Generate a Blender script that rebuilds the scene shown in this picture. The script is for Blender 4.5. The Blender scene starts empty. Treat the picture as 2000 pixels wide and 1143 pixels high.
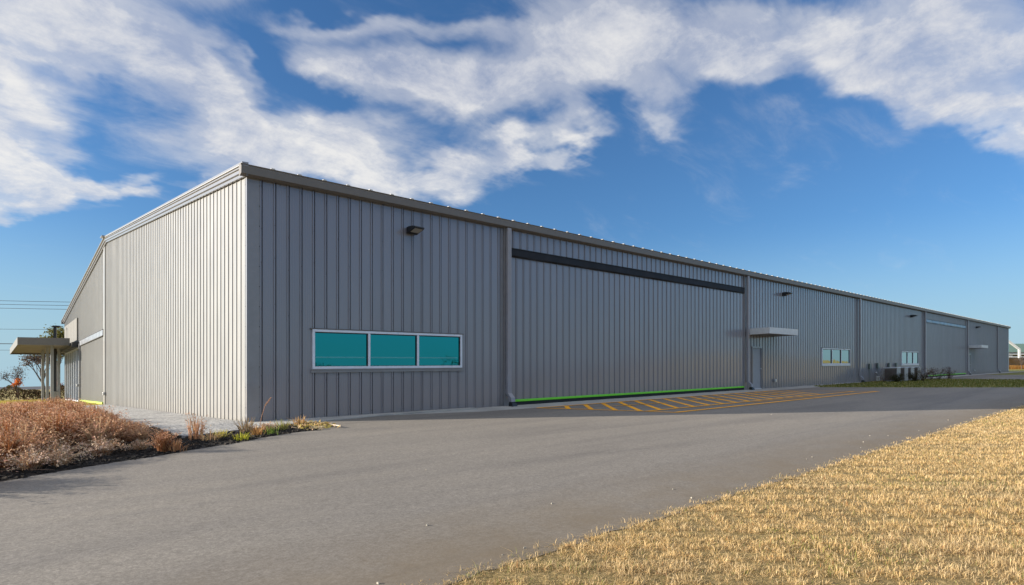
import bpy, bmesh, math, random
import numpy as np
from mathutils import Vector, Matrix
random.seed(7); rng = np.random.default_rng(7)
PI = math.pi; R = math.radians; FT = .3048
SC = bpy.context.scene; COL = SC.collection

# ------------------------------------------------------------------ site: x runs along the long wall, y along the gable wall
GU = .0317                    # the site climbs 3 % along the long wall
def grade(x): return GU * min(max(x, -12.), 140.)
def G(x, y):                  # ground height: falls 3 % away from the long wall
    fade = 1. if y < 60 else max(0., 1 - (y - 60) / 60)
    berm = 10. * max(0., min(1., (-55 - y) / 30, (y + 150) / 50)) * min(1., max(0., (x - 130) / 50))
    return grade(x) * fade + .03 * min(max(y, -40.), 0.) + berm
CAM = Vector((-4.353, -13.642, .764)); TH = R(48.159)
FW = Vector((math.cos(TH), math.sin(TH), 0)); RT = Vector((math.sin(TH), -math.cos(TH), 0))

# ------------------------------------------------------------------ materials
def new_mat(name):
    m = bpy.data.materials.new(name); m.use_nodes = True
    nt = m.node_tree; return m, nt, nt.nodes['Principled BSDF']
def nd(nt, typ, ins=None, **kw):
    n = nt.nodes.new(typ)
    for k, v in kw.items(): setattr(n, k, v)
    if ins:
        for k, v in ins.items():
            if isinstance(v, bpy.types.NodeSocket): nt.links.new(v, n.inputs[k])
            else: n.inputs[k].default_value = v
    return n
def ramp(nt, fac, stops):
    r = nt.nodes.new('ShaderNodeValToRGB'); nt.links.new(fac, r.inputs[0]); e = r.color_ramp.elements
    while len(e) < len(stops): e.new(.5)
    for i, (p, c) in enumerate(stops): e[i].position = p; e[i].color = tuple(c) + (1,)
    return r.outputs[0]
def noise(nt, scale, detail=4, vec=None, rough=.55, dist=0.):
    n = nd(nt, 'ShaderNodeTexNoise', {'Scale': scale, 'Detail': detail, 'Roughness': rough, 'Distortion': dist})
    if vec is not None: nt.links.new(vec, n.inputs['Vector'])
    return n.outputs['Fac']
def objvec(nt, scale=None):
    t = nt.nodes.new('ShaderNodeTexCoord')
    if scale is None: return t.outputs['Object']
    m = nd(nt, 'ShaderNodeMapping', {'Vector': t.outputs['Object'], 'Scale': scale}); return m.outputs[0]
def mixc(nt, fac, a, b, mode='MIX'):
    m = nt.nodes.new('ShaderNodeMix'); m.data_type = 'RGBA'; m.blend_type = mode
    for s, v in ((m.inputs[0], fac), (m.inputs[6], a), (m.inputs[7], b)):
        if isinstance(v, bpy.types.NodeSocket): nt.links.new(v, s)
        elif s == m.inputs[0]: s.default_value = v
        else: s.default_value = tuple(v) + (1,)
    return m.outputs[2]
def bump(nt, p, h, strength=.3, dist=.01):
    b = nd(nt, 'ShaderNodeBump', {'Height': h, 'Strength': strength, 'Distance': dist}); nt.links.new(b.outputs[0], p.inputs['Normal'])
def simple(name, col, rough=.5, metal=0., var=.06, spec=.5, scale=6.):
    m, nt, p = new_mat(name)
    n = noise(nt, scale, 5, objvec(nt))
    c0 = [c * (1 - var) for c in col]; c1 = [min(1, c * (1 + var)) for c in col]
    nt.links.new(ramp(nt, n, [(.3, c0), (.7, c1)]), p.inputs['Base Color'])
    p.inputs['Roughness'].default_value = rough; p.inputs['Metallic'].default_value = metal
    p.inputs['Specular IOR Level'].default_value = spec
    return m
def panel_mat(name, col, axis, rough=.36, metal=0., coat=.8):
    # coil-coated wall sheet: a little tone change from sheet to sheet, fine pencil ribs between the main ribs
    m, nt, p = new_mat(name)
    v = objvec(nt); sx = nd(nt, 'ShaderNodeSeparateXYZ', {0: v}); s = sx.outputs[axis]
    k = nd(nt, 'ShaderNodeMath', {0: s, 1: .9144}, operation='DIVIDE'); k = nd(nt, 'ShaderNodeMath', {0: k.outputs[0]}, operation='FLOOR')
    w = nd(nt, 'ShaderNodeTexWhiteNoise', {'W': k.outputs[0]}, noise_dimensions='1D')
    c = ramp(nt, w.outputs['Value'], [(0, [x * .93 for x in col]), (1, [x * 1.06 for x in col])])
    n = noise(nt, 1., 6, objvec(nt, (1.2, 1.2, .25)))
    c = mixc(nt, .5, c, ramp(nt, n, [(.3, [x * .9 for x in col]), (.7, [x * 1.08 for x in col])]))
    g = nd(nt, 'ShaderNodeMath', {0: sx.outputs[0], 1: -GU, 2: sx.outputs[2]}, operation='MULTIPLY_ADD')     # height above the base: splashed soil
    dz = nd(nt, 'ShaderNodeMapRange', {0: g.outputs[0], 1: .55, 2: .0, 3: 0., 4: .5}, interpolation_type='SMOOTHSTEP')
    dm = nd(nt, 'ShaderNodeMath', {0: dz.outputs[0], 1: noise(nt, 1., 7, objvec(nt, (5., 5., 1.6)), .7)}, operation='MULTIPLY')
    c = mixc(nt, dm.outputs[0], c, (.21, .185, .155))
    nt.links.new(c, p.inputs['Base Color'])
    a = nd(nt, 'ShaderNodeMath', {0: s, 1: 2 * PI / .0508}, operation='MULTIPLY'); a = nd(nt, 'ShaderNodeMath', {0: a.outputs[0]}, operation='SINE')
    oil = noise(nt, 1., 2, objvec(nt, (2., 2., .6)))
    h = nd(nt, 'ShaderNodeMath', {0: oil, 1: 2.2, 2: a.outputs[0]}, operation='MULTIPLY_ADD')
    bump(nt, p, h.outputs[0], .35, .0022)
    fine = noise(nt, 3., 6, objvec(nt, (1, 1, .3)))
    rr = nd(nt, 'ShaderNodeMapRange', {0: fine, 1: .3, 2: .7, 3: rough - .05, 4: rough + .07}); nt.links.new(rr.outputs[0], p.inputs['Roughness'])
    p.inputs['Metallic'].default_value = metal; p.inputs['Coat Weight'].default_value = coat; p.inputs['Coat Roughness'].default_value = .12; p.inputs['Coat IOR'].default_value = 1.6
    return m
WALL_SHADE_C = (.198, .193, .220)  # darker, bluer copy of the wall paint, with the long wall's shade put in
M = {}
M['wall_x'] = panel_mat('grey_sheet_shade_tone', WALL_SHADE_C, 0)
M['wall_y'] = panel_mat('grey_sheet_sunlit_tone', (.262, .257, .250), 1, .40, 0., .22)  # same paint as the long wall, lighter and warmer copy for the sunlit side
M['trim'] = simple('grey_trim', (.215, .211, .222), .38)
M['trim'].node_tree.nodes['Principled BSDF'].inputs['Coat Weight'].default_value = .6
M['downspout'] = simple('grey_downspout', (.27, .263, .285), .4)
M['gutter'] = simple('taupe_gutter', (.150, .134, .120), .42)
M['roof'] = simple('light_roof_sheet', (.55, .53, .49), .4)
M['dark'] = simple('black_void', (.012, .012, .014), .7)
M['flap'] = simple('black_vinyl', (.014, .0145, .018), .6, var=.3, scale=2., spec=.25)
M['clear_flap'] = simple('grey_vinyl', (.25, .265, .30), .3, var=.3, scale=2.)
M['green'] = simple('lime_rubber', (.17, .64, .03), .6)
M['lime'] = simple('yellow_lime_rubber', (.36, .52, .05), .6)
M['alu'] = simple('pale_aluminium', (.66, .69, .76), .35, .15)
M['white'] = simple('white_paint', (.62, .63, .63), .45)
M['canopy'] = simple('canopy_metal', (.31, .305, .295), .4)
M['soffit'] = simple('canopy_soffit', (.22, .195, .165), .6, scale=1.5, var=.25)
M['canopy_grey'] = simple('grey_canopy_metal', (.135, .133, .13), .5)
M['surround'] = simple('beige_flat_panel', (.17, .165, .155), .65, spec=.2)
M['column'] = simple('grey_column_paint', (.34, .345, .34), .4)
M['door'] = simple('grey_door_paint', (.27, .28, .31), .4)
M['steel'] = simple('brushed_steel', (.6, .6, .62), .3, .9)
M['black'] = simple('black_metal', (.018, .018, .02), .4)
M['lens'] = simple('frosted_lens', (.36, .35, .32), .4)
M['acdark'] = simple('bronze_louver', (.115, .098, .088), .5)
M['thin'] = simple('galvanised_steel', (.5, .5, .52), .35, .4)
M['blind'] = simple('pale_blind_rail', (.08, .36, .38), .3, .3)
M['acgrey'] = simple('grey_cabinet', (.33, .34, .35), .4)
M['boxgreen'] = simple('grey_green_enamel', (.13, .16, .15), .4)
M['conc'] = simple('base_concrete', (.36, .345, .32), .85, scale=14., var=.15)
def glass_mat(name, tint, dark, rough=.02):
    m, nt, p = new_mat(name)
    p.inputs['Base Color'].default_value = tint + (1,); p.inputs['Metallic'].default_value = 1.; p.inputs['Roughness'].default_value = rough
    n = noise(nt, 1.3, 2, objvec(nt)); bump(nt, p, n, .25, .012)
    return m
M['glass_teal'] = glass_mat('teal_mirror_glass', (.018, .225, .238), 0)
M['glass_pale'] = glass_mat('pale_mirror_glass', (.30, .38, .36), 0)
M['glass_dark'] = glass_mat('dark_store_glass', (.30, .32, .33), 0)

def asphalt():
    m, nt, p = new_mat('asphalt'); v = objvec(nt)
    fa = noise(nt, 75., 2, v, .8); fb = noise(nt, 28., 3, v, .75); fm = nd(nt, 'ShaderNodeMath', {0: fa, 1: fb}, operation='ADD'); fine = nd(nt, 'ShaderNodeMath', {0: fm.outputs[0], 1: .5}, operation='MULTIPLY').outputs[0]; mid = noise(nt, 9., 5, v); 
    streak = noise(nt, 1., 5, objvec(nt, (.10, .9, 1)), .6, .6); big = noise(nt, .16, 4, v)
    c = ramp(nt, fine, [(.32, (.108, .097, .084)), (.5, (.180, .163, .143)), (.68, (.268, .244, .215))])
    c = mixc(nt, .8, c, ramp(nt, streak, [(.32, (.78, .78, .8)), (.5, (1, 1, 1)), (.68, (1.14, 1.13, 1.1))]), 'MULTIPLY')
    c = mixc(nt, .7, c, ramp(nt, big, [(.35, (.92, .92, .93)), (.65, (1.07, 1.06, 1.05))]), 'MULTIPLY')
    c = mixc(nt, .6, c, ramp(nt, mid, [(.35, (.9, .9, .9)), (.65, (1.08, 1.08, 1.08))]), 'MULTIPLY')
    scuff = noise(nt, 1., 6, objvec(nt, (.22, 2.4, 1)), .7, .8)        # thin dark drag marks and hairline tar streaks
    c = mixc(nt, .55, c, ramp(nt, scuff, [(.60, (1, 1, 1)), (.68, (.72, .72, .74)), (.76, (.6, .6, .62))]), 'MULTIPLY')
    y = nd(nt, 'ShaderNodeSeparateXYZ', {0: v}).outputs[1]     # soil washed onto the edge beside the lawn
    e = nd(nt, 'ShaderNodeMapRange', {0: y, 1: -9.0, 2: -10.7, 3: 0., 4: .65})
    f = nd(nt, 'ShaderNodeMath', {0: e.outputs[0], 1: noise(nt, 1.6, 6, v, .65)}, operation='MULTIPLY')
    f2 = nd(nt, 'ShaderNodeMapRange', {0: f.outputs[0], 1: .04, 2: .42, 3: 0., 4: .85})
    c = mixc(nt, f2.outputs[0], c, (.15, .115, .075))
    x = nd(nt, 'ShaderNodeSeparateXYZ', {0: v}).outputs[0]
    nt.links.new(c, p.inputs['Base Color']); p.inputs['Roughness'].default_value = .82; p.inputs['Specular IOR Level'].default_value = .3
    bump(nt, p, fine, .4, .005)
    return m
M['asphalt'] = asphalt()
def speckle(name, stops, scale, bs=.6, bd=.02, rough=.9, scale2=1.2, lo=.8, hi=1.15):
    m, nt, p = new_mat(name); v = objvec(nt)
    n = noise(nt, scale, 5, v, .7); c = ramp(nt, n, stops)
    c = mixc(nt, 1., c, ramp(nt, noise(nt, scale2, 5, v), [(.3, (lo,) * 3), (.7, (hi,) * 3)]), 'MULTIPLY')
    nt.links.new(c, p.inputs['Base Color']); p.inputs['Roughness'].default_value = rough; p.inputs['Specular IOR Level'].default_value = .25
    bump(nt, p, n, bs, bd); return m
M['gravel'] = speckle('gravel', [(.34, (.16, .16, .165)), (.48, (.36, .355, .35)), (.64, (.58, .57, .55))], 15., 1., .09)
M['apron'] = speckle('concrete', [(.3, (.33, .32, .30)), (.7, (.43, .42, .39))], 30., .2, .004)
M['mulch'] = speckle('dark_mulch', [(.35, (.014, .012, .011)), (.55, (.045, .038, .033)), (.75, (.11, .095, .08))], 30., 1., .05)
M['soil_dry'] = speckle('dry_thatch', [(.3, (.14, .10, .04)), (.5, (.26, .19, .08)), (.7, (.42, .30, .14))], 22., 1., .05, scale2=.9)
M['field'] = speckle('field_grass', [(.3, (.20, .15, .05)), (.5, (.30, .235, .08)), (.7, (.38, .30, .11))], 2.5, .6, .05, scale2=.35)
M['green_turf'] = speckle('green_turf', [(.3, (.10, .11, .028)), (.5, (.17, .165, .042)), (.7, (.26, .22, .07))], 5., .8, .05, scale2=.45, lo=.75, hi=1.25)
M['paint'] = speckle('yellow_road_paint', [(.30, (.26, .19, .10)), (.42, (.84, .37, .018)), (.7, (.97, .45, .016))], 40., .2, .002, .7)
M['paint_old'] = speckle('worn_road_paint', [(.3, (.2, .16, .12)), (.48, (.6, .30, .05)), (.75, (.75, .38, .04))], 30., .2, .002, .8)
M['hill'] = speckle('wooded_hill', [(.3, (.045, .05, .065)), (.7, (.10, .10, .11))], .05, .1, .1, scale2=.01)
def attr_mat(name, rough=.75, trans=.25):
    m, nt, p = new_mat(name)
    a = nd(nt, 'ShaderNodeAttribute', attribute_name='tint'); nt.links.new(a.outputs['Color'], p.inputs['Base Color'])
    p.inputs['Roughness'].default_value = rough; p.inputs['Specular IOR Level'].default_value = .2
    t = nd(nt, 'ShaderNodeBsdfTranslucent', {'Color': a.outputs['Color']}); mx = nd(nt, 'ShaderNodeMixShader', {0: trans, 1: p.outputs[0], 2: t.outputs[0]})
    nt.links.new(mx.outputs[0], nt.nodes['Material Output'].inputs['Surface']); return m
M['blades'] = attr_mat('grass_blades', .75, .42)
M['foliage'] = attr_mat('leaf_and_plume', .8, .3)
M['bark'] = simple('bark', (.10, .082, .07), .9, var=.3, scale=20.)
M['brick'] = speckle('tan_brick', [(.3, (.58, .40, .26)), (.7, (.68, .48, .32))], 12., .3, .01)
M['roof_green'] = simple('green_roof_metal', (.05, .088, .08), .5)

# ------------------------------------------------------------------ mesh building
class MB:
    def __init__(s): s.v = []; s.f = []; s.m = []
    def face(s, pts, mi=0):
        k = len(s.v); s.v += [tuple(p) for p in pts]; s.f.append(tuple(range(k, k + len(pts)))); s.m.append(mi)
    def box(s, x0, y0, z0, x1, y1, z1, mi=0):
        k = len(s.v)
        s.v += [(x, y, z) for z in (z0, z1) for y in (y0, y1) for x in (x0, x1)]
        for q in ((0, 2, 3, 1), (4, 5, 7, 6), (0, 1, 5, 4), (2, 6, 7, 3), (0, 4, 6, 2), (1, 3, 7, 5)):
            s.f.append(tuple(k + i for i in q)); s.m.append(mi)
    def prism(s, ring0, ring1, mi=0, caps=True):     # two matching rings joined up
        k = len(s.v); n = len(ring0); s.v += [tuple(p) for p in ring0] + [tuple(p) for p in ring1]
        for i in range(n):
            j = (i + 1) % n; s.f.append((k + i, k + j, k + n + j, k + n + i)); s.m.append(mi)
        if caps:
            s.f.append(tuple(k + i for i in range(n))[::-1]); s.f.append(tuple(k + n + i for i in range(n))); s.m += [mi, mi]
    def tube(s, p0, p1, r0, r1, n=8, mi=0, caps=True):
        p0 = Vector(p0); p1 = Vector(p1); d = (p1 - p0).normalized()
        a = d.cross(Vector((0, 0, 1)) if abs(d.z) < .9 else Vector((1, 0, 0))).normalized(); b = d.cross(a)
        c = [(math.cos(2 * PI * i / n), math.sin(2 * PI * i / n)) for i in range(n)]
        s.prism([p0 + (a * x + b * y) * r0 for x, y in c], [p1 + (a * x + b * y) * r1 for x, y in c], mi, caps)
    def ribbon(s, pts, ws, side, mi=0):
        k = len(s.v)
        for p, w in zip(pts, ws): s.v += [tuple(p - side * w), tuple(p + side * w)]
        for i in range(len(pts) - 1):
            s.f.append((k + 2 * i, k + 2 * i + 1, k + 2 * i + 3, k + 2 * i + 2)); s.m.append(mi)
    def build(s, name, mats, parent=None, up=False, bevel=0., smooth=False, tint=None):
        me = bpy.data.meshes.new(name)
        vs = [(x, y, z + grade(x)) for x, y, z in s.v] if up else s.v
        me.from_pydata(vs, [], s.f)
        mats = mats if isinstance(mats, (list, tuple)) else [mats]
        for m in mats: me.materials.append(M[m] if isinstance(m, str) else m)
        me.polygons.foreach_set('material_index', s.m)
        if smooth: me.polygons.foreach_set('use_smooth', [True] * len(s.f))
        if tint is not None:
            at = me.color_attributes.new('tint', 'FLOAT_COLOR', 'POINT')
            at.data.foreach_set('color', np.asarray(tint, dtype=np.float32).ravel())
        if not me.materials: pass
        bm = bmesh.new(); bm.from_mesh(me)
        if bevel or len(s.f) < 4000: bmesh.ops.recalc_face_normals(bm, faces=bm.faces)
        bm.to_mesh(me); bm.free(); me.update()
        o = bpy.data.objects.new(name, me); COL.objects.link(o)
        if parent: o.parent = parent
        if bevel:
            b = o.modifiers.new('bevel', 'BEVEL'); b.width = bevel; b.segments = 2; b.limit_method = 'ANGLE'
        return o
def tag(o, label=None, cat=None, group=None, kind=None):
    for k, v in (('label', label), ('category', cat), ('group', group), ('kind', kind)):
        if v: o[k] = v
    return o
def thing(name, label, cat, loc=(0, 0, 0), rz=0., group=None):
    o = bpy.data.objects.new(name, None); COL.objects.link(o); o.location = loc; o.rotation_euler = (0, 0, rz)
    o.empty_display_size = .2
    return tag(o, label, cat, group)
def dup(o, loc=None, label=None, rz=None, scale=None, parent=None):
    c = o.copy(); COL.objects.link(c)
    if parent: c.parent = parent
    if loc is not None: c.location = loc
    if rz is not None: c.rotation_euler = (0, 0, rz)
    if scale is not None: c.scale = (scale,) * 3 if not isinstance(scale, tuple) else scale
    if label: c['label'] = label
    for ch in [x for x in ORIG_CHILDREN.get(o.name, list(o.children))]: dup(ch, parent=c)
    return c
ORIG_CHILDREN = {}

# ------------------------------------------------------------------ ground sheets
def clip_poly(poly, ax, val, keep_hi):
    out = []; n = len(poly)
    ins = lambda p: (p[ax] >= val) if keep_hi else (p[ax] <= val)
    for i in range(n):
        a, b = poly[i], poly[(i + 1) % n]
        if ins(a): out.append(a)
        if ins(a) != ins(b):
            t = (val - a[ax]) / (b[ax] - a[ax]); out.append((a[0] + t * (b[0] - a[0]), a[1] + t * (b[1] - a[1])))
    return out
def sheet(name, polys, off, mat, skirt=0., kind='structure'):
    from mathutils.geometry import tessellate_polygon
    mb = MB()
    if isinstance(polys[0][0], (int, float)): polys = [polys]
    for poly in polys:
        pieces = [poly]
        for ax, val in ((0, -12.), (0, 140.), (1, -40.), (1, 0.), (1, 60.), (1, 120.)):
            nxt = []
            for p in pieces:
                lo = clip_poly(p, ax, val, False); hi = clip_poly(p, ax, val, True)
                nxt += [q for q in (lo, hi) if len(q) > 2 and abs(sum(q[i][0] * q[(i + 1) % len(q)][1] - q[(i + 1) % len(q)][0] * q[i][1] for i in range(len(q)))) > 1e-4]
            pieces = nxt
        for p in pieces:
            v3 = [Vector((x, y, 0)) for x, y in p]
            for t in tessellate_polygon([v3]):
                q = [p[i] for i in t]
                ar = (q[1][0] - q[0][0]) * (q[2][1] - q[0][1]) - (q[2][0] - q[0][0]) * (q[1][1] - q[0][1])
                if abs(ar) < 1e-7: continue
                if ar < 0: q = q[::-1]
                mb.face([(x, y, G(x, y) + off) for x, y in q])
        if skirt:
            for i in range(len(poly)):
                a, b = poly[i], poly[(i + 1) % len(poly)]
                mb.face([(a[0], a[1], G(*a) + off - skirt), (b[0], b[1], G(*b) + off - skirt), (b[0], b[1], G(*b) + off), (a[0], a[1], G(*a) + off)])
    o = mb.build(name, mat); return tag(o, kind=kind)
mb = MB()
xs = sorted(set([-3000, -1500, -700, -300, -120, -60, -30, -12, 0, 20, 50, 90, 140, 130, 180, 200, 300, 700, 1500, 3000]))
ys = sorted(set([-3000, -1200, -500, -200, -150, -100, -85, -70, -55, -40, -20, 0, 20, 60, 120, 200, 400, 900, 1800, 3000]))
for i in range(len(xs) - 1):
    for j in range(len(ys) - 1):
        mb.face([(x, y, G(x, y)) for x, y in ((xs[i], ys[j]), (xs[i + 1], ys[j]), (xs[i + 1], ys[j + 1]), (xs[i], ys[j + 1]))])
tag(mb.build('ground', 'field'), kind='structure')

def wob(pts, step, amp, seed):        # ragged edge between surfaces
    r = random.Random(seed); out = []
    for a, b in zip(pts[:-1], pts[1:]):
        L = math.hypot(b[0] - a[0], b[1] - a[1]); n = max(1, int(L / step))
        for i in range(n):
            t = i / n; out.append((a[0] + (b[0] - a[0]) * t + r.uniform(-amp, amp), a[1] + (b[1] - a[1]) * t + r.uniform(-amp, amp)))
    return out + [pts[-1]]
LAWN_Y = -10.78
lawn_edge = wob([(-12, LAWN_Y), (0, LAWN_Y), (12, LAWN_Y), (27, LAWN_Y)], .12, .035, 3)
mulch_edge = wob([(-7.2, -6.6), (-5.4, -5.62), (-4.21, -4.95), (-3.7, -4.62), (-3.04, -4.26), (-2.38, -3.95), (-1.98, -3.70), (-1.23, -3.34), (-.7, -2.94), (-.07, -2.60), (.3, -2.44), (.6, -2.55)], .1, .02, 4)
mulch_back = [(.62, -2.3), (.9, -1.15), (.95, -.9)]
isl_edge = [(28.1, -1.42), (28.4, -1.9), (31.05, -5.19), (34.37, -8.72), (36.3, -10.78), (37.2, -13), (37.4, -60)]
drive = [(-12, LAWN_Y)] + lawn_edge[1:] + [(27.5, -12.5), (27.8, -40), (27.9, -60)] + isl_edge[::-1] + \
        wob([(28.1, -1.30), (5.7, -1.22), (4.4, -.8), (3.3, -.47), (.99, -.9)], .3, .012, 5) + mulch_back[::-1][1:] + mulch_edge[::-1] + [(-9, -7.4), (-12, -8.6)]
sheet('driveway', drive, .012, 'asphalt')
sheet('concrete_apron', [(-.03, -.02), (-.05, -1.22), (.95, -1.22), (5.7, -1.36), (28.3, -1.42), (28.9, -1.1), (29.6, -.45), (38.6, -.40), (38.6, -.02)], .008, 'apron')
# raised end of the apron at the near corner, with its cast edge showing
mb = MB()
ap = [(-.03, -.03), (-.05, -1.22), (.9, -.93), (3.35, -.44), (6.2, -.40), (6.2, -.03)]
mb.prism([(x, y, G(x, y) - .08) for x, y in ap], [(x, y, G(x, y) + .034) for x, y in ap])
tag(mb.build('apron_edge', 'apron'), kind='structure')
sheet('rear_drive', [[(49.6, -.02), (50.0, -3), (51.1, -6.6), (54, -14), (80, -14), (74, -7.5), (70.2, -4.1), (69.9, -1.3), (69.8, -.02)]], .012, 'asphalt')
sheet('rear_apron', [[(49.9, -.03), (49.9, -1.2), (70, -1.2), (92, -1.25), (96, -1.9), (96.4, -1.2), (92.2, -.03)]], .02, 'apron')
sheet('grass_island', [isl_edge[:5] + [(37.2, -13), (54, -14.2), (51.1, -6.7), (50.0, -3.1), (49.6, -.45), (38.5, -.45), (29.6, -.45), (28.9, -1.1)]], .010, 'green_turf')
sheet('rear_lawn', [[(70.1, -1.3), (70.4, -4.1), (74.2, -7.5), (80.5, -14), (139, -14), (139, 30), (92.5, 30), (92.5, -1.3)]], .006, 'green_turf')
sheet('dry_lawn', [lawn_edge + [(27.4, -12.5), (27.6, -39), (-12, -39)], [(37.6, -13.2), (54, -14.4), (80, -14.2), (139, -14.2), (139, -39), (37.6, -39)]], .008, 'soil_dry')
gpoly = [(-1.72, -1.98), (-.07, -1.40), (-.05, -.02), (-.06, 19.6), (-1.2, 19.0), (-1.85, 17.3), (-1.95, 7.4), (-1.74, 1.64), (-1.72, -.93)]
sheet('gravel_strip', wob(gpoly + [gpoly[0]], .25, .02, 6)[:-1], .045, 'gravel', skirt=.05)
mulch = mulch_edge + mulch_back + [(-.05, -1.35), (-1.6, -1.9), (-1.65, 1.6), (-1.9, 7.4), (-1.95, 12.), (-2.6, 13.2), (-4.2, 13.6), (-6.7, 14), (-7.0, 0), (-7.3, -6.4)]
sheet('mulch_bed', mulch, .007, 'mulch')

# ------------------------------------------------------------------ road markings
def stripe(mb, pts, w, off=.018):
    for a, b in zip(pts[:-1], pts[1:]):
        dx, dy = b[0] - a[0], b[1] - a[1]; L = math.hypot(dx, dy); nx, ny = -dy / L * w / 2, dx / L * w / 2
        ex, ey = dx / L * w * .3, dy / L * w * .3
        q = [(a[0] + nx - ex, a[1] + ny - ey), (b[0] + nx + ex, b[1] + ny + ey), (b[0] - nx + ex, b[1] - ny + ey), (a[0] - nx - ex, a[1] - ny - ey)]
        mb.face([(x, y, G(x, y) + off) for x, y in q][::-1])
mb = MB()
stripe(mb, [(7.6, -1.40), (22.6, -1.44)], .11, .0235)
stripe(mb, [(7.62, -1.42), (8.25, -2.78), (8.86, -4.26)], .12, .0195)
stripe(mb, [(8.86, -4.28), (24.4, -4.30)], .12, .0225)
stripe(mb, [(22.6, -1.44), (24.4, -4.30), (25.06, -4.98)], .12, .0205)
stripe(mb, [(8.86, -4.28), (9.1, -5.0)], .12, .0185)
stripe(mb, [(9.1, -5.02), (25.06, -5.0)], .14, .0215)
for k in range(18):
    x0 = 8.75 + k * .86; y0 = -1.46; dx = -2.62; dy = -2.78      # 45 degree hatching between the two long lines
    t = 1.
    # clip against the slanted ends
    a = (x0, y0); b = (x0 + dx, y0 + dy)
    left = lambda y: 7.62 + (y + 1.42) / (-2.86) * 1.24; right = lambda y: 22.6 + (y + 1.44) / (-2.86) * 1.8
    pts = [(a[0] + (b[0] - a[0]) * i / 60, a[1] + (b[1] - a[1]) * i / 60) for i in range(61)]
    pts = [p for p in pts if left(p[1]) < p[0] < right(p[1])]
    if len(pts) > 3: stripe(mb, [pts[0], pts[-1]], .14, .0165)
tag(mb.build('road_marking', 'paint'), kind='structure')
mb = MB()
stripe(mb, [(9.7, -2.50), (12.1, -2.79)], .07, .0275); stripe(mb, [(9.9, -2.62), (11.6, -2.66)], .06, .0265)
stripe(mb, [(13.5, -2.50), (15.9, -2.86)], .07, .0275); stripe(mb, [(13.7, -2.7), (15.6, -2.7)], .06, .0265)
stripe(mb, [(18.2, -2.55), (20.7, -2.86)], .07, .0275); stripe(mb, [(17.6, -2.7), (20.4, -2.72)], .06, .0265)
stripe(mb, [(14.2, -4.6), (19.2, -4.75)], .06, .0265)
tag(mb.build('worn_road_marking', 'paint_old'), kind='structure')

# ------------------------------------------------------------------ the metal building
L = 300 * FT; WD = 39.34; RIDGE = WD / 2; EAVE = 5.47; SLOPE = (7.64 - 5.47) / RIDGE
rake = lambda y: EAVE + SLOPE * (RIDGE - abs(y - RIDGE))      # top of wall sheet on the gable
bld = thing('metal_building', 'long grey ribbed metal building with low gable roof', 'building')
def profile(s0, s1, off, skip=(), h=.026, g=.05):
    pts = [(s0, 0.)]; k = math.ceil((s0 + .06 - off) / FT)
    while off + k * FT < s1 - .06:
        c = off + k * FT
        if not any(a < c < b for a, b in skip): pts += [(c - .042, 0.), (c - .034, h), (c - .006, h), (c - .003, -g), (c + .026, -g), (c + .029, 0.)]
        k += 1
    return pts + [(s1, 0.)]
def wall_sheet(s0, s1, off, spans, place, skip=(), h=.026, g=.05):
    # spans(s) -> list of (z0, z1 functions); one strip per profile step
    mb = MB(); pts = profile(s0, s1, off, skip, h, g); cuts = sorted(set(CUTS)); out = []
    for a, b in zip(pts[:-1], pts[1:]):
        cs = [c for c in cuts if a[0] + 1e-5 < c < b[0] - 1e-5]; seq = [a]
        for c in cs: t = (c - a[0]) / (b[0] - a[0]); seq.append((c, a[1] + t * (b[1] - a[1])))
        seq.append(b); out += list(zip(seq[:-1], seq[1:]))
    for a, b in out:
        for z0, z1 in spans((a[0] + b[0]) / 2):
            f = lambda z, s: z(s) if callable(z) else z
            mb.face([place(a[0], a[1], f(z0, a[0])), place(b[0], b[1], f(z0, b[0])), place(b[0], b[1], f(z1, b[0])), place(a[0], a[1], f(z1, a[0]))])
    return mb
WINS = [(1.47, 5.90, 1.19, 2.14), (32.1, 36.6, 1.17, 2.14), (47.3, 51.78, 1.12, 2.13)]
HDOORS = [(7.74, 22.68, 4.62, 4.86), (53.9, 68.05, 4.60, 4.85)]
PDOORS = [(23.50, 24.52, 2.06), (69.30, 70.20, 2.08)]
CUTS = [w[i] for w in WINS for i in (0, 1)] + [d[i] for d in HDOORS for i in (0, 1)] + [d[i] for d in PDOORS for i in (0, 1)]
def spans_x(s):
    for a, b, z0, z1 in WINS:
        if a < s < b: return [(0., z0), (z1, EAVE)]
    for a, b, z0, z1 in HDOORS:
        if a < s < b: return [(z1, EAVE)]
    for a, b, z1 in PDOORS:
        if a < s < b: return [(z1, EAVE)]
    return [(0., EAVE)]
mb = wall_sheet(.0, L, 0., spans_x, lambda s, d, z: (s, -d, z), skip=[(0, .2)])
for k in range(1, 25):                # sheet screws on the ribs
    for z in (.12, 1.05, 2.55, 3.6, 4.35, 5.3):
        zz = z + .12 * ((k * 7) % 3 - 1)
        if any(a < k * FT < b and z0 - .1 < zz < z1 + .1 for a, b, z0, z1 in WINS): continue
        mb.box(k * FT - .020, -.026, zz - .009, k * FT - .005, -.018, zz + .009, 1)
mb.build('side_wall', ['wall_x', 'acdark'], bld, up=True)
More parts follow.
